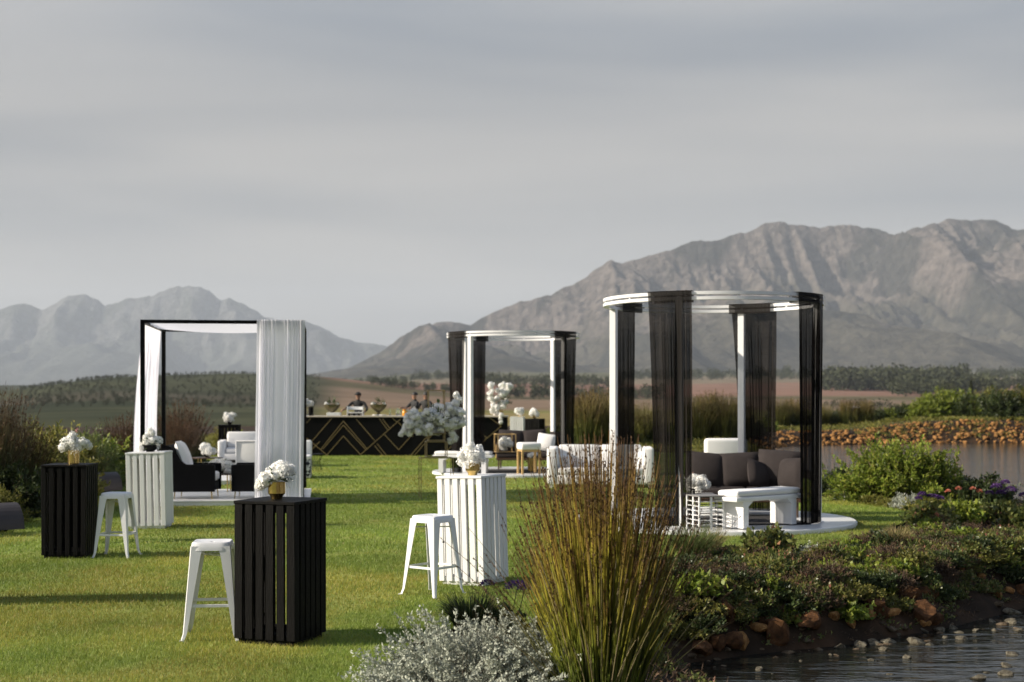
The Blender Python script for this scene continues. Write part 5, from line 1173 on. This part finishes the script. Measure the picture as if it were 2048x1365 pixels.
for k, (x, y, m, s, lab) in enumerate([(-8.3, 20.6, 2, 0.95, 'dark shrub at the left picture edge beside the lawn'), (-7.95, 22.6, 2, 1.0, 'dark shrub under the tall reeds at the left'), (-8.35, 24.8, 0, 1.3, 'dark green shrub in the left bed behind the black crate'), (-8.75, 26.6, 0, 1.35, 'olive shrub in the left bed above the gold vase'),
                                     (-9.3, 28.4, 0, 1.5, 'broad olive shrub at the back of the left bed'), (-8.6, 28.8, 3, 1.0, 'upright feathery green plant in the left bed'), (-9.2, 30.8, 1, 1.3, 'light green shrub left of the white crate'), (-8.9, 30.0, 3, 1.15, 'feathery green plant beside the white crate flowers'),
                                     (-9.6, 32.6, 2, 1.0, 'dark shrub behind the leaning reeds'), (-8.55, 29.4, 1, 0.55, 'low bright green shrub at the lawn edge by the white crate'), (-8.35, 27.6, 1, 0.5, 'low green shrub at the lawn edge behind the stool'), (-7.75, 21.4, 0, 0.62, 'grey green shrub low in the left bed'),
                                     (-8.0, 19.4, 2, 0.8, 'dark low shrub nearest the left lawn edge'), (-10.4, 35.5, 2, 1.15, 'dark shrub beyond the cabana on the left'), (-10.1, 38.2, 2, 1.2, 'dark shrub behind the brown reeds of the cabana'), (-9.7, 41.5, 2, 1.1, 'dark shrub left of the distant black crate'),
                                     (-8.5, 45.0, 1, 0.95, 'light green shrub right of the distant black crate'), (-7.6, 46.8, 1, 0.9, 'light green shrub between the distant crate and the bar'), (-9.3, 46.5, 0, 1.0, 'olive shrub behind the distant black crate'), (-10.8, 27.0, 2, 1.5, 'tall dark shrub far back in the left bed'), (-9.4, 25.2, 2, 1.25, 'dark shrub between the left reeds and the olive shrubs'),
                                     (-6.9, 48.6, 1, 0.85, 'green shrub behind the left end of the bar'), (-11.4, 30.5, 0, 1.45, 'olive shrub furthest back in the left bed'), (-11.8, 34.5, 0, 1.3, 'olive shrub behind the leaning reeds')]):
    make_shrub(SH[m], lab, (x, y, -0.04), k * 2.1, s, 'shrubs in the left bed')
# reeds and shrubs behind the lawn and on the far bank
redB = [reed_set(91, 420, 1.5, 2.3, 0.5, 0.5, 0.012, 4, 5, 0.6, 0.07, cols=[(0, (0.04, 0.065, 0.014)), (0.5, (0.12, 0.135, 0.03)), (0.8, (0.19, 0.16, 0.05)), (1, (0.14, 0.10, 0.04))]),
        reed_set(92, 420, 1.4, 2.2, 0.5, 0.7, 0.012, 3, 5, 0.7, 0.06, cols=[(0, (0.04, 0.06, 0.012)), (0.5, (0.12, 0.125, 0.03)), (1, (0.16, 0.14, 0.05))])]
g_ = random.Random(9)
for k, (px, Y, m, s) in enumerate([(1172, 52, 0, 0.95), (1200, 53.5, 0, 1.05), (1226, 52.5, 1, 1.0), (1180, 56, 1, 0.95), (1292, 55, 1, 0.85), (1150, 58, 0, 0.9), (1395, 60, 1, 0.95), (1424, 61, 0, 1.0), (1452, 60, 1, 1.0), (1476, 63, 0, 0.95), (1410, 65, 1, 0.9), (1590, 84, 0, 0.85), (1645, 84, 1, 0.7), (1695, 84, 0, 0.75), (1730, 84, 0, 0.7), (1560, 83, 1, 0.9)]):
    x = wx(px, Y); far = Y > 80
    make_reed(redB[m], 'tall reed clump on the far lake bank' if far else ('tall reed clump behind the lawn between the gazebos' if px < 1320 else 'tall reed clump at the lake end behind the gazebo'), (x, Y, hgt(x, Y)), g_.uniform(0, 6), s, 'reed clumps beyond the lawn')
for k, (px, Y, m, s) in enumerate([(1105, 57, 1, 0.9), (1130, 59, 1, 1.0), (1075, 62, 0, 0.9), (1215, 55, 2, 0.85), (1245, 56, 2, 0.9), (1265, 53, 0, 0.8), (1290, 57, 2, 1.0), (1310, 55, 2, 1.0), (1330, 58, 1, 1.0), (1350, 59, 2, 1.0), (1375, 62, 2, 1.1), (1400, 63, 0, 1.0), (1435, 64, 1, 1.0), (1470, 66, 1, 0.95), (1500, 70, 2, 1.1), (1535, 76, 1, 1.0),
                                     (1560, 84, 2, 1.2), (1590, 87, 1, 1.2), (1620, 85, 0, 1.0), (1650, 86, 1, 1.0), (1672, 85, 2, 0.95), (1700, 86, 1, 1.0), (1728, 85, 0, 0.95), (1752, 86, 2, 0.85), (1778, 86, 1, 0.85), (1800, 86, 2, 1.0), (1820, 86, 0, 0.95), (1850, 85, 1, 1.0), (1872, 87, 1, 1.35), (1895, 88, 1, 1.55), (1918, 88, 1, 1.45), (1942, 86, 2, 1.2), (1960, 86, 1, 1.1), (1985, 87, 2, 1.1), (2010, 84, 2, 1.35), (2040, 85, 0, 1.45), (2065, 86, 2, 1.4), (1985, 90, 0, 1.5), (1830, 88, 2, 1.0)]):
    x = wx(px, Y); zone = ('behind the lawn between the gazebos' if px < 1320 else 'at the lake end behind the gazebo') if Y < 80 else ('on the far lake bank' if px < 1840 else 'in the thicket across the lake')
    make_shrub(SH[m], ['olive', 'bright green', 'dark green', 'feathery'][m] + ' shrub ' + zone, (x, Y, hgt(x, Y) - 0.03), g_.uniform(0, 6), s * (0.9 if Y < 80 else (1.15 if px < 1840 else 1.45)), 'shrubs beyond the lawn')

# curved dark light hoods in the left bed
def hood(label, loc, rz):
    t = thing('garden_light', label, 'garden light', loc, rz, 'curved garden light hoods')
    prof = []
    for k in range(9): a = R(10 + 80 * k / 8); prof.append((-0.42 * math.cos(a), 0.42 * math.sin(a)))
    poly = prof + [(x * 0.93, z * 0.93) for x, z in prof[::-1]]
    MB().prism([(-x, z) for x, z in poly], -0.24, 0.24).build('hood', pm('dark_bronze_metal', (0.045, 0.036, 0.032), 0.5, 0.3), t)
    MB().rbox((0.05, 0, 0.04), (0.16, 0.2, 0.08), 0.01, 1).build('lamp_base', M_blackpaint, t)
hood('dark curved garden light hood at the far left edge of the lawn', (-7.25, 20.1, -0.02), R(-55)); hood('dark curved garden light hood behind the stool and leftmost crate', (-8.12, 28.3, -0.02), R(-55))

# ---------------------------------------------------------------- rocks
def rock_mesh(seed, mat, flat=0.75, sub=2):
    bm = bmesh.new(); bmesh.ops.create_icosphere(bm, subdivisions=sub, radius=1.0); g = np.random.default_rng(seed)
    cuts = [(Vector(g.normal(0, 1, 3)).normalized(), g.uniform(0.42, 0.8)) for _ in range(9)]
    for v in bm.verts:
        for n, d in cuts:
            e = v.co.dot(n)
            if e > d: v.co -= n * (e - d) * 0.9
        v.co *= 1 + g.uniform(-0.11, 0.11); v.co.z *= flat
    me = bpy.data.meshes.new('rock'); bm.to_mesh(me); bm.free(); me.materials.append(mat); return me
M_orange = soil_mat('orange_laterite', (0.14, 0.060, 0.018), (0.33, 0.165, 0.055), (0.47, 0.28, 0.12), 3.0)
M_greyrock = soil_mat('pale_grey_stone', (0.045, 0.038, 0.026), (0.12, 0.105, 0.075), (0.23, 0.21, 0.155), 2.5)
RO = [rock_mesh(s, M_orange) for s in range(4)]; RG = [rock_mesh(10 + s, M_greyrock, 0.5) for s in range(4)]; RF = [rock_mesh(20 + s, M_orange, 0.8, 1) for s in range(5)]
g_ = random.Random(3)
def rock(me, label, p, r, group, name='rock', sink=0.25):
    o = obj(name, me, None, (p[0], p[1], p[2] + r * (0.5 - sink)), (g_.uniform(-.4, .4), g_.uniform(-.4, .4), g_.uniform(0, 6)), (r * g_.uniform(.8, 1.2), r * g_.uniform(.8, 1.2), r * g_.uniform(.8, 1.15)))
    return tag(o, label, 'rock', group)
for px, py, w, lab in [(1735, 1124, 24, 'orange rock in the plants below the right gazebo'), (1762, 1134, 26, 'orange rock right of another below the right gazebo'), (1813, 1120, 18, 'small orange rock poking from the bank plants'), (1872, 1128, 38, 'large flat topped orange rock high on the bank'),
                       (1895, 1112, 22, 'orange rock just behind the large flat topped one'), (1840, 1150, 18, 'narrow orange rock below the large flat topped rock'), (1842, 1165, 16, 'small orange rock low on the bank'), (1922, 1142, 22, 'orange rock right of the large flat topped one'), (2036, 1150, 22, 'orange rock at the right picture edge'),
                       (1993, 1194, 34, 'broad orange rock low on the bank at the right'), (2017, 1186, 22, 'orange rock touching the broad low one at the right'), (1784, 1236, 36, 'rounded orange boulder at the foot of the bank'), (1851, 1252, 34, 'upright orange boulder at the water edge'), (1668, 1240, 24, 'orange rock low on the bank left of the boulders'),
                       (1585, 1246, 32, 'shaded brown rock at the foot of the bank'), (1628, 1208, 20, 'small orange rock halfway up the bank'), (1474, 1290, 50, 'dark brown boulder at the bottom near the reeds'), (1522, 1270, 42, 'dark brown boulder beside the one near the reeds'), (1735, 1240, 40, 'shaded boulder left of the rounded orange one'),
                       (1924, 1082, 20, 'orange rock beneath the flowering plants'), (1888, 1086, 16, 'small orange rock beneath the coral geranium'), (1330, 1250, 26, 'orange rock glimpsed through the foreground reeds'), (1700, 1255, 30, 'brown rock behind the pale stones'), (1960, 1160, 24, 'orange rock on the dark slope at the right'), (2046, 1180, 20, 'orange rock at the right edge low on the bank')]:
    p = hit(px, py); rock(g_.choice(RO), lab, p, w / 2 / F * p.y * 1.15, 'orange rocks on the near bank', sink=0.15)
for k, (px, py, w) in enumerate([(1735, 1262, 27), (1733, 1279, 26), (1720, 1292, 38), (1752, 1288, 30), (1779, 1286, 36), (1793, 1272, 20), (1680, 1296, 30), (1833, 1287, 36), (1848, 1263, 26), (1880, 1262, 28), (1908, 1258, 30), (1917, 1266, 22), (1925, 1279, 30), (1966, 1228, 40), (1985, 1244, 22), (2023, 1228, 40), (2021, 1246, 30), (1517, 1340, 22), (1545, 1348, 10), (1779, 1349, 14), (2014, 1334, 26), (2011, 1350, 30),
                                (1975, 1346, 14), (1954, 1358, 40), (1640, 1300, 16), (1813, 1316, 26), (2026, 1310, 32), (1740, 1320, 18), (1700, 1285, 18), (1765, 1300, 24), (1860, 1290, 24), (1890, 1276, 18), (1950, 1262, 22), (1660, 1310, 12), (1600, 1322, 12), (1935, 1240, 24), (2040, 1262, 24), (1990, 1262, 18)]):
    Y = F * (CH - WATER_Z) / (py - HY); p = (wx(px, Y), Y, WATER_Z - 0.01)
    rock(g_.choice(RG), 'pale stone breaking the pond surface' if py > 1305 else 'pale grey stone along the pond edge below the bank', p, w / 2 / F * Y * 1.1, 'pale stones in the pond', 'stone', 0.35)
RD = [rock_mesh(40 + s, soil_mat('painted_shade_rock', (0.035, 0.018, 0.009), (0.09, 0.042, 0.018), (0.20, 0.095, 0.038), 2.0)) for s in range(3)]  # darker version of the orange rock, the bank's shade is put into its colour
for k in range(18):
    px = g_.uniform(1380, 2060); py = np.interp(px, [1380, 1500, 1700, 1850, 2060], [1315, 1285, 1262, 1250, 1205]) - abs(g_.gauss(0, 1)) * 45
    p = hit(px, py); rock(g_.choice(RD), 'brown rock with painted shade in the foot of the near bank', p, g_.uniform(0.09, 0.20), 'brown rocks of the near bank', 'rock', 0.25)
# far bank rocks: the 300 that show largest one by one, small ones between them as one mass
n_ = 0; sm = []
while n_ < 300:
    if g_.random() < 0.84: x = g_.uniform(16.2, 30.5); y0 = np.interp(x, [14, 22, 30, 45], [72, 77, 78, 79])
    else: x = g_.uniform(9.0, 14.0); y0 = np.interp(x, [9.3, 10.2, 14], [52, 62, 72])
    y = y0 + g_.uniform(-0.2, 1.4 + 1.3 * min(1, max(0, (x - 16) / 8))); z = hgt(x, y)
    if z < WATER_Z - 0.06: continue
    r = g_.uniform(0.08, 0.20); rock(g_.choice(RF), 'orange boulder in the rock bank across the lake', (x, y, z), r, 'orange boulders of the far bank', 'boulder', 0.2); n_ += 1
bv = np.array([v.co for v in RF[0].vertices]); bf = np.array([list(p_.vertices) for p_ in RF[0].polygons]); VV, FF = [], []
gx_ = np.array([g_.uniform(9, 33) for _ in range(900)]); gy_ = np.interp(gx_, [9.3, 10.2, 14, 22, 30, 45], [52, 62, 72, 77, 78, 79]) + np.array([g_.uniform(-0.2, 2.7) for _ in range(900)])
for x, y, z in zip(gx_, gy_, height(gx_, gy_)):
    if z < WATER_Z - 0.05: continue
    r = g_.uniform(0.05, 0.13); FF.append(bf + len(VV) * len(bv)); VV.append(bv * r * np.array([1, g_.uniform(.7, 1.2), g_.uniform(.7, 1)]) + np.array([x, y, z + r * .3]))
tag(obj('rubble', np_mesh('rubble', np.vstack(VV), np.vstack(FF), M_orange)), 'small orange rubble between the boulders across the lake', 'rubble', kind='stuff')

gv = np.array([v.co for v in RG[1].vertices]); gf = np.array([list(p_.vertices) for p_ in RG[1].polygons]); VV, FF = [], []
gx_, gy_ = [], []
for k in range(200):
    e_ = g_.randrange(3, 11); a_, b_ = POND[e_], POND[e_ + 1]; u_ = g_.random(); gx_.append(a_[0] + (b_[0] - a_[0]) * u_ + g_.gauss(0, 0.22)); gy_.append(a_[1] + (b_[1] - a_[1]) * u_ + g_.gauss(-0.05, 0.25))
for x, y, z in zip(gx_, gy_, np.maximum(height(np.array(gx_), np.array(gy_)), WATER_Z - 0.02)):
    if z > -0.25 or x > 9: continue
    r = abs(g_.gauss(0, 0.028)) + 0.012; an = g_.uniform(0, 6.28); c_, s_ = math.cos(an), math.sin(an); FF.append(gf + len(VV) * len(gv))
    VV.append((gv * np.array([r * 1.3, r, r * 1.1])) @ np.array([[c_, s_, 0], [-s_, c_, 0], [0, 0, 1]]) + np.array([x, y, z + r * .2]))
tag(obj('gravel', np_mesh('gravel', np.vstack(VV), np.vstack(FF), soil_mat('mixed_gravel', (0.03, 0.022, 0.014), (0.09, 0.065, 0.04), (0.20, 0.16, 0.11), 9.0))), 'gravel and small stones along the pond edge', 'gravel', kind='stuff')

# ---------------------------------------------------------------- ground cover and grass
def cover(name, label, boxes, n, mat, seed, ln, wd, lv=9, lawn_d=0.03, zmin=-0.5):
    g = np.random.default_rng(seed); PP = []
    for (x0, x1, y0, y1), k in zip(boxes, n):
        x = g.uniform(x0, x1, k); y = g.uniform(y0, y1, k); dl = sdist(x, y, LAWN); z = height(x, y)
        ok = (dl > lawn_d) & (z > zmin) & (fbm(x * 1.1, y * 1.1, 3, seed) > 0.40); PP.append(np.stack([x[ok], y[ok], z[ok]], -1))
    P = np.vstack(PP); P = np.repeat(P, lv, 0); m = len(P); D = g.normal(0, 1, (m, 3)); D[:, 2] = np.abs(D[:, 2]) * 0.8 + 0.25
    P = P + g.normal(0, ln * 0.8, (m, 3)) * np.array([1, 1, 0]) + np.stack([np.zeros(m), np.zeros(m), g.uniform(0, ln * 1.2, m)], -1)
    V, Fc = leaves_np(P, D, ln * g.uniform(0.6, 1.3, m), wd * g.uniform(0.6, 1.3, m), g)
    return tag(obj(name, np_mesh(name, V, Fc, mat)), label, 'ground cover', kind='stuff')
BK = [(-0.9, 2.2, 7.5, 17), (0.8, 9.5, 13.2, 25), (6.0, 10, 22, 31)]
cover('ground_cover', 'mat of small green succulent leaves over the pond bank', BK, (3600, 7200, 1800), M_succ, 1, 0.045, 0.022, 9, 0.03, -0.57)
cover('ground_cover', 'mat of dry brown stems over the pond bank', BK, (1800, 4400, 800), M_brownleaf, 2, 0.06, 0.008, 8, 0.03, -0.6)
cover('ground_cover', 'olive ground cover of the left bed', [(-14, -7, 15, 50)], (7000,), M_olive, 3, 0.07, 0.03)
cover('ground_cover', 'grassy cover behind the lawn', [(2, 12, 46, 64), (9, 36, 76, 92), (-14, 3, 48, 66)], (2600, 3600, 4200), M_olive, 4, 0.16, 0.035, 8, 0.03, -0.45)

def turf():
    g = np.random.default_rng(77); Vs, Fs, Cs, o = [], [], [], 0
    for y0, y1, dens, hh, wd in ((8.6, 12.5, 5200, 0.030, 0.0045), (12.5, 17, 2700, 0.032, 0.0065), (17, 26, 1000, 0.034, 0.010), (26, 48, 260, 0.036, 0.018)):
        x0, x1 = -0.40 * y1 - 0.5, min(7.3, 0.40 * y1); k = int((x1 - x0) * (y1 - y0) * dens)
        x = g.uniform(x0, x1, k); y = g.uniform(y0, y1, k); ok = (np.abs(x) < 0.40 * y + 0.4); x, y = x[ok], y[ok]
        ok = sdist(x, y, LAWN) < 0.03 * g.random(len(x)); x, y = x[ok], y[ok]; k = len(x)
        pat = fbm(x * 1.2, y * 1.2, 3, 2); h = hh * g.uniform(0.5, 1.3, k) * (0.65 + 0.7 * pat); a = g.uniform(0, 6.28, k)
        t = np.stack([g.normal(0, 0.45, k) * h, g.normal(0, 0.45, k) * h, h], -1); s = np.stack([np.cos(a), np.sin(a), np.zeros(k)], -1) * wd / 2
        P = np.stack([x, y, np.zeros(k)], -1); V = np.stack([P - s, P + s, P + t], 1).reshape(-1, 3)
        Vs.append(V); Fs.append(np.arange(k * 3).reshape(k, 3) + o); o += k * 3
        pc = sstep(0.45, 0.68, fbm(x * 0.55, y * 0.35, 5, 31, 0.6)) * 0.9 + 0.35 * sstep(0.55, 0.75, fbm(x * 2.5, y * 2.5, 3, 33))
        Cs.append(np.repeat(lerp3((0.90, 0.98, 0.95), (1.45, 1.12, 1.25), np.clip(pc, 0, 1)) * (0.82 + 0.36 * fbm(x * 0.9, y * 2.0, 4, 37))[:, None], 3, 0))
    return np_mesh('lawn_grass', np.vstack(Vs), np.vstack(Fs), leafm('lawn_blades', (0.135, 0.198, 0.025), (0.252, 0.290, 0.048), 0.55, 0.35, 0.35, True, c3=(0.30, 0.26, 0.10)), False, np.vstack(Cs))
tag(obj('lawn_grass', turf()), 'short mown blades of the lawn', 'grass', kind='stuff')

# ---------------------------------------------------------------- valley trees and houses
def crown_arrays(g, n, rx, rz, zc, ls, cl=9, shape=1.0):
    c = g.normal(0, 1, (cl, 3)); c /= np.linalg.norm(c, axis=1, keepdims=True); c *= g.uniform(0.35, 0.75, (cl, 1))
    i = g.integers(0, cl, n); d = g.normal(0, 1, (n, 3)); d /= np.linalg.norm(d, axis=1, keepdims=True); P = c[i] + d * 0.42 * g.uniform(0.6, 1, (n, 1))
    P = P * np.array([rx, rx, rz]) + np.array([0, 0, zc]); D = d + g.normal(0, 0.4, d.shape)
    return leaves_np(P, D, ls, ls * 0.6, g)
M_fartree = leafm('far_tree_leaves', (0.028, 0.036, 0.018), (0.060, 0.066, 0.030), 0.8, 0.15, 0.05)
def wood(name, label, spots, seed):
    g = np.random.default_rng(seed); Vs, Fs, o = [], [], 0
    zz = height(np.array([p_[0] for p_ in spots]), np.array([p_[1] for p_ in spots]))
    for (x, y, h), z in zip(spots, zz):
        V, Fc = crown_arrays(g, 70, h * g.uniform(0.26, 0.42), h * 0.48, h * 0.52, h * 0.16); V = V + np.array([x, y, z]); Vs.append(V); Fs.append(Fc + o); o += len(V)
    tag(obj(name, np_mesh(name, np.vstack(Vs), np.vstack(Fs), M_fartree)), label, 'wood', kind='stuff')
g_ = random.Random(21)
def strip(px0, px1, r0, r1, n, h0, h1): return [(math.sin(math.atan((p_ - 1024) / F)) * r_, math.cos(math.atan((p_ - 1024) / F)) * r_, g_.uniform(h0, h1)) for p_, r_ in ((g_.uniform(px0, px1), g_.uniform(r0, r1)) for _ in range(n))]
wood('far_wood', 'dark wood on the slope below the right mountain', strip(1650, 1930, 1350, 1600, 300, 14, 24) + strip(1780, 2000, 1050, 1250, 150, 9, 16) + strip(1930, 2150, 1300, 1500, 100, 10, 17), 1)
wood('far_wood', 'dark band of trees across the middle of the valley', strip(960, 1240, 1500, 1700, 130, 9, 15) + strip(1240, 1660, 2300, 2600, 160, 12, 20) + strip(1000, 1330, 1020, 1120, 130, 7, 11), 2)
wood('far_wood', 'thin line of trees between the vineyards behind the bar', strip(615, 920, 2250, 2330, 80, 9, 15) + strip(740, 900, 1080, 1120, 60, 5, 8) + strip(830, 1000, 2500, 2700, 60, 9, 16), 3)
M_fartree = leafm('hill_scrub', (0.036, 0.042, 0.026), (0.060, 0.066, 0.040), 0.8, 0.15, 0.05)
wood('far_wood', 'scattered bushes of the green hill on the left', strip(40, 640, 480, 1300, 1100, 1.4, 3.2), 4)
M_fartree = MATS['far_tree_leaves']
wood('far_wood', 'scattered trees in the fields beyond the lake', strip(1600, 1780, 560, 640, 26, 3, 5) + strip(1900, 2060, 480, 620, 40, 4, 7) + strip(1960, 2100, 2200, 2500, 60, 12, 18), 5)
def tree(name, label, px, r, h, rx, rz_, zc, trunk, n, seed, cone=False, ls=0.35, mat=None):
    a = math.atan((px - 1024) / F); x, y = r * math.sin(a), r * math.cos(a); t = thing(name, label, 'tree', (x, y, hgt(x, y) - 0.1), 0, 'single trees in the valley'); g = np.random.default_rng(seed)
    if cone:
        u = g.uniform(0, 1, n); an = g.uniform(0, 6.28, n); rr_ = rx * (1 - u) ** 0.7 * np.minimum(1, u * 9 + .3) * g.uniform(0.6, 1, n); P = np.stack([rr_ * np.cos(an), rr_ * np.sin(an), 0.3 + u * h], -1)
        V, Fc = leaves_np(P, np.stack([np.cos(an), np.sin(an), np.full(n, 1.6)], -1), ls, ls * .5, g)
    else: V, Fc = crown_arrays(g, n, rx, rz_, zc, ls, 14)
    obj('crown', np_mesh('crown', V, Fc, mat or M_fartree), t); MB().tube([(0, 0, 0), (0.1, 0, zc * .6), (0, 0, zc)], [trunk, trunk * .8, trunk * .5], 8).build('trunk', M_bark, t, True)
    for k in range(5):
        b = k * 1.26; MB().tube([(0, 0, zc * .7), (rx * .3 * math.cos(b), rx * .3 * math.sin(b), zc * .9), (rx * .6 * math.cos(b), rx * .6 * math.sin(b), zc * 1.02)], [trunk * .5, trunk * .35, trunk * .15], 6).build('limb', M_bark, t)
tree('umbrella_pine', 'flat crowned umbrella pine in the fields at the right', 1896, 500, 10, 3.3, 1.5, 8.6, 0.28, 900, 1)
tree('cypress_tree', 'slender dark cypress at the right', 1942, 400, 9.0, 0.95, 0, 4.0, 0.14, 900, 2, True, 0.5)
tree('cypress_tree', 'shorter dark conifer between the umbrella pine and the slender cypress', 1925, 460, 6.8, 1.1, 0, 3.0, 0.14, 700, 3, True, 0.5)
M_brownt = leafm('bare_brown_crown', (0.09, 0.06, 0.035), (0.16, 0.11, 0.06), 0.8, 0.2)
tree('deciduous_tree', 'bare brownish tree behind the thicket at the right', 1975, 260, 5, 3.6, 2.6, 3.6, 0.2, 900, 4, False, 0.3, M_brownt); tree('deciduous_tree', 'second bare brownish tree at the right edge', 2030, 270, 5, 3.6, 2.4, 3.6, 0.2, 900, 5, False, 0.3, M_brownt)
M_wall = pm('white_wall', (0.75, 0.74, 0.70), 0.8, var=0.05); M_roof = pm('dull_roof', (0.20, 0.16, 0.14), 0.8); M_thatch = pm('thatch', (0.13, 0.09, 0.05), 0.95); M_pane = pm('dark_pane', (0.03, 0.035, 0.04), 0.2)
def house(label, px, r, w, d, h, roofm, rz=0.2, rh=0.4):
    a = math.atan((px - 1024) / F); x, y = r * math.sin(a), r * math.cos(a); t = thing('house', label, 'house', (x, y, hgt(x, y) - 0.2), rz, 'small houses in the valley')
    MB().box((0, 0, h / 2), (w, d, h)).build('wall', M_wall, t)
    MB().prism([(-d / 2 - .2, h + .002), (d / 2 + .2, h + .002), (0, h + rh * d)], -w / 2 - .2, w / 2 + .2, Matrix.Rotation(math.pi / 2, 4, 'Z')).build('roof', roofm, t)
    for k in (-1, 0, 1): MB().box((k * w * 0.3, -d / 2 - 0.01, h * 0.5), (w * 0.10, 0.06, h * 0.4)).build('window', M_pane, t)
house('white shed in the yellow field beyond the lake', 1706, 560, 4.6, 3.2, 1.9, M_wall, 0.1, 0.05); house('tiny white hut left of the thatched house beyond the lake', 1676, 330, 1.6, 1.4, 1.2, M_wall, .1, .2); house('low thatched house beyond the far bank of the lake', 1752, 300, 6.4, 4.0, 1.5, M_thatch, 0.25, 0.35)
for k, (px, r) in enumerate([(1846, 3050), (1870, 3000), (1895, 3060), (1902, 3000)]): house(['leftmost white farm building on the slope below the right mountain', 'large white farm building on the slope below the right mountain', 'white farm building right of the large one on the slope', 'rightmost white farm building on the slope'][k], px, r, 9 + 6 * (k == 1), 8, 6, M_roof, 0.3 * k)
house('pale house among the trees at the right edge of the valley', 2005, 900, 6, 5, 3, M_roof, 0.5)

# look-alikes that stand apart in the picture are told apart by their order
ORD = ['first', 'second', 'third', 'fourth', 'fifth', 'sixth', 'seventh', 'eighth', 'ninth', 'tenth', 'eleventh', 'twelfth', 'thirteenth', 'fourteenth', 'fifteenth', 'sixteenth', 'seventeenth', 'eighteenth', 'nineteenth', 'twentieth']
TENS = {2: 'twenty', 3: 'thirty', 4: 'forty', 5: 'fifty', 6: 'sixty', 7: 'seventy', 8: 'eighty', 9: 'ninety'}
def ordinal(n): return ORD[n - 1] if n <= 20 else (TENS[n // 10] + '-' + ORD[n % 10 - 1] if n % 10 else TENS[n // 10][:-1] + 'ieth')
by = {}
for o in sc.objects:
    if o.parent is None and 'label' in o.keys() and o.name.split('.')[0] != 'boulder' and o.get('kind') is None: by.setdefault(o['label'], []).append(o)
for lab, L in by.items():
    if len(L) > 1:
        L.sort(key=lambda o: o.location.x / max(o.location.y, 1))
        for k, o in enumerate(L): o['label'] = lab + ', ' + ordinal(k + 1) + ' from the left'
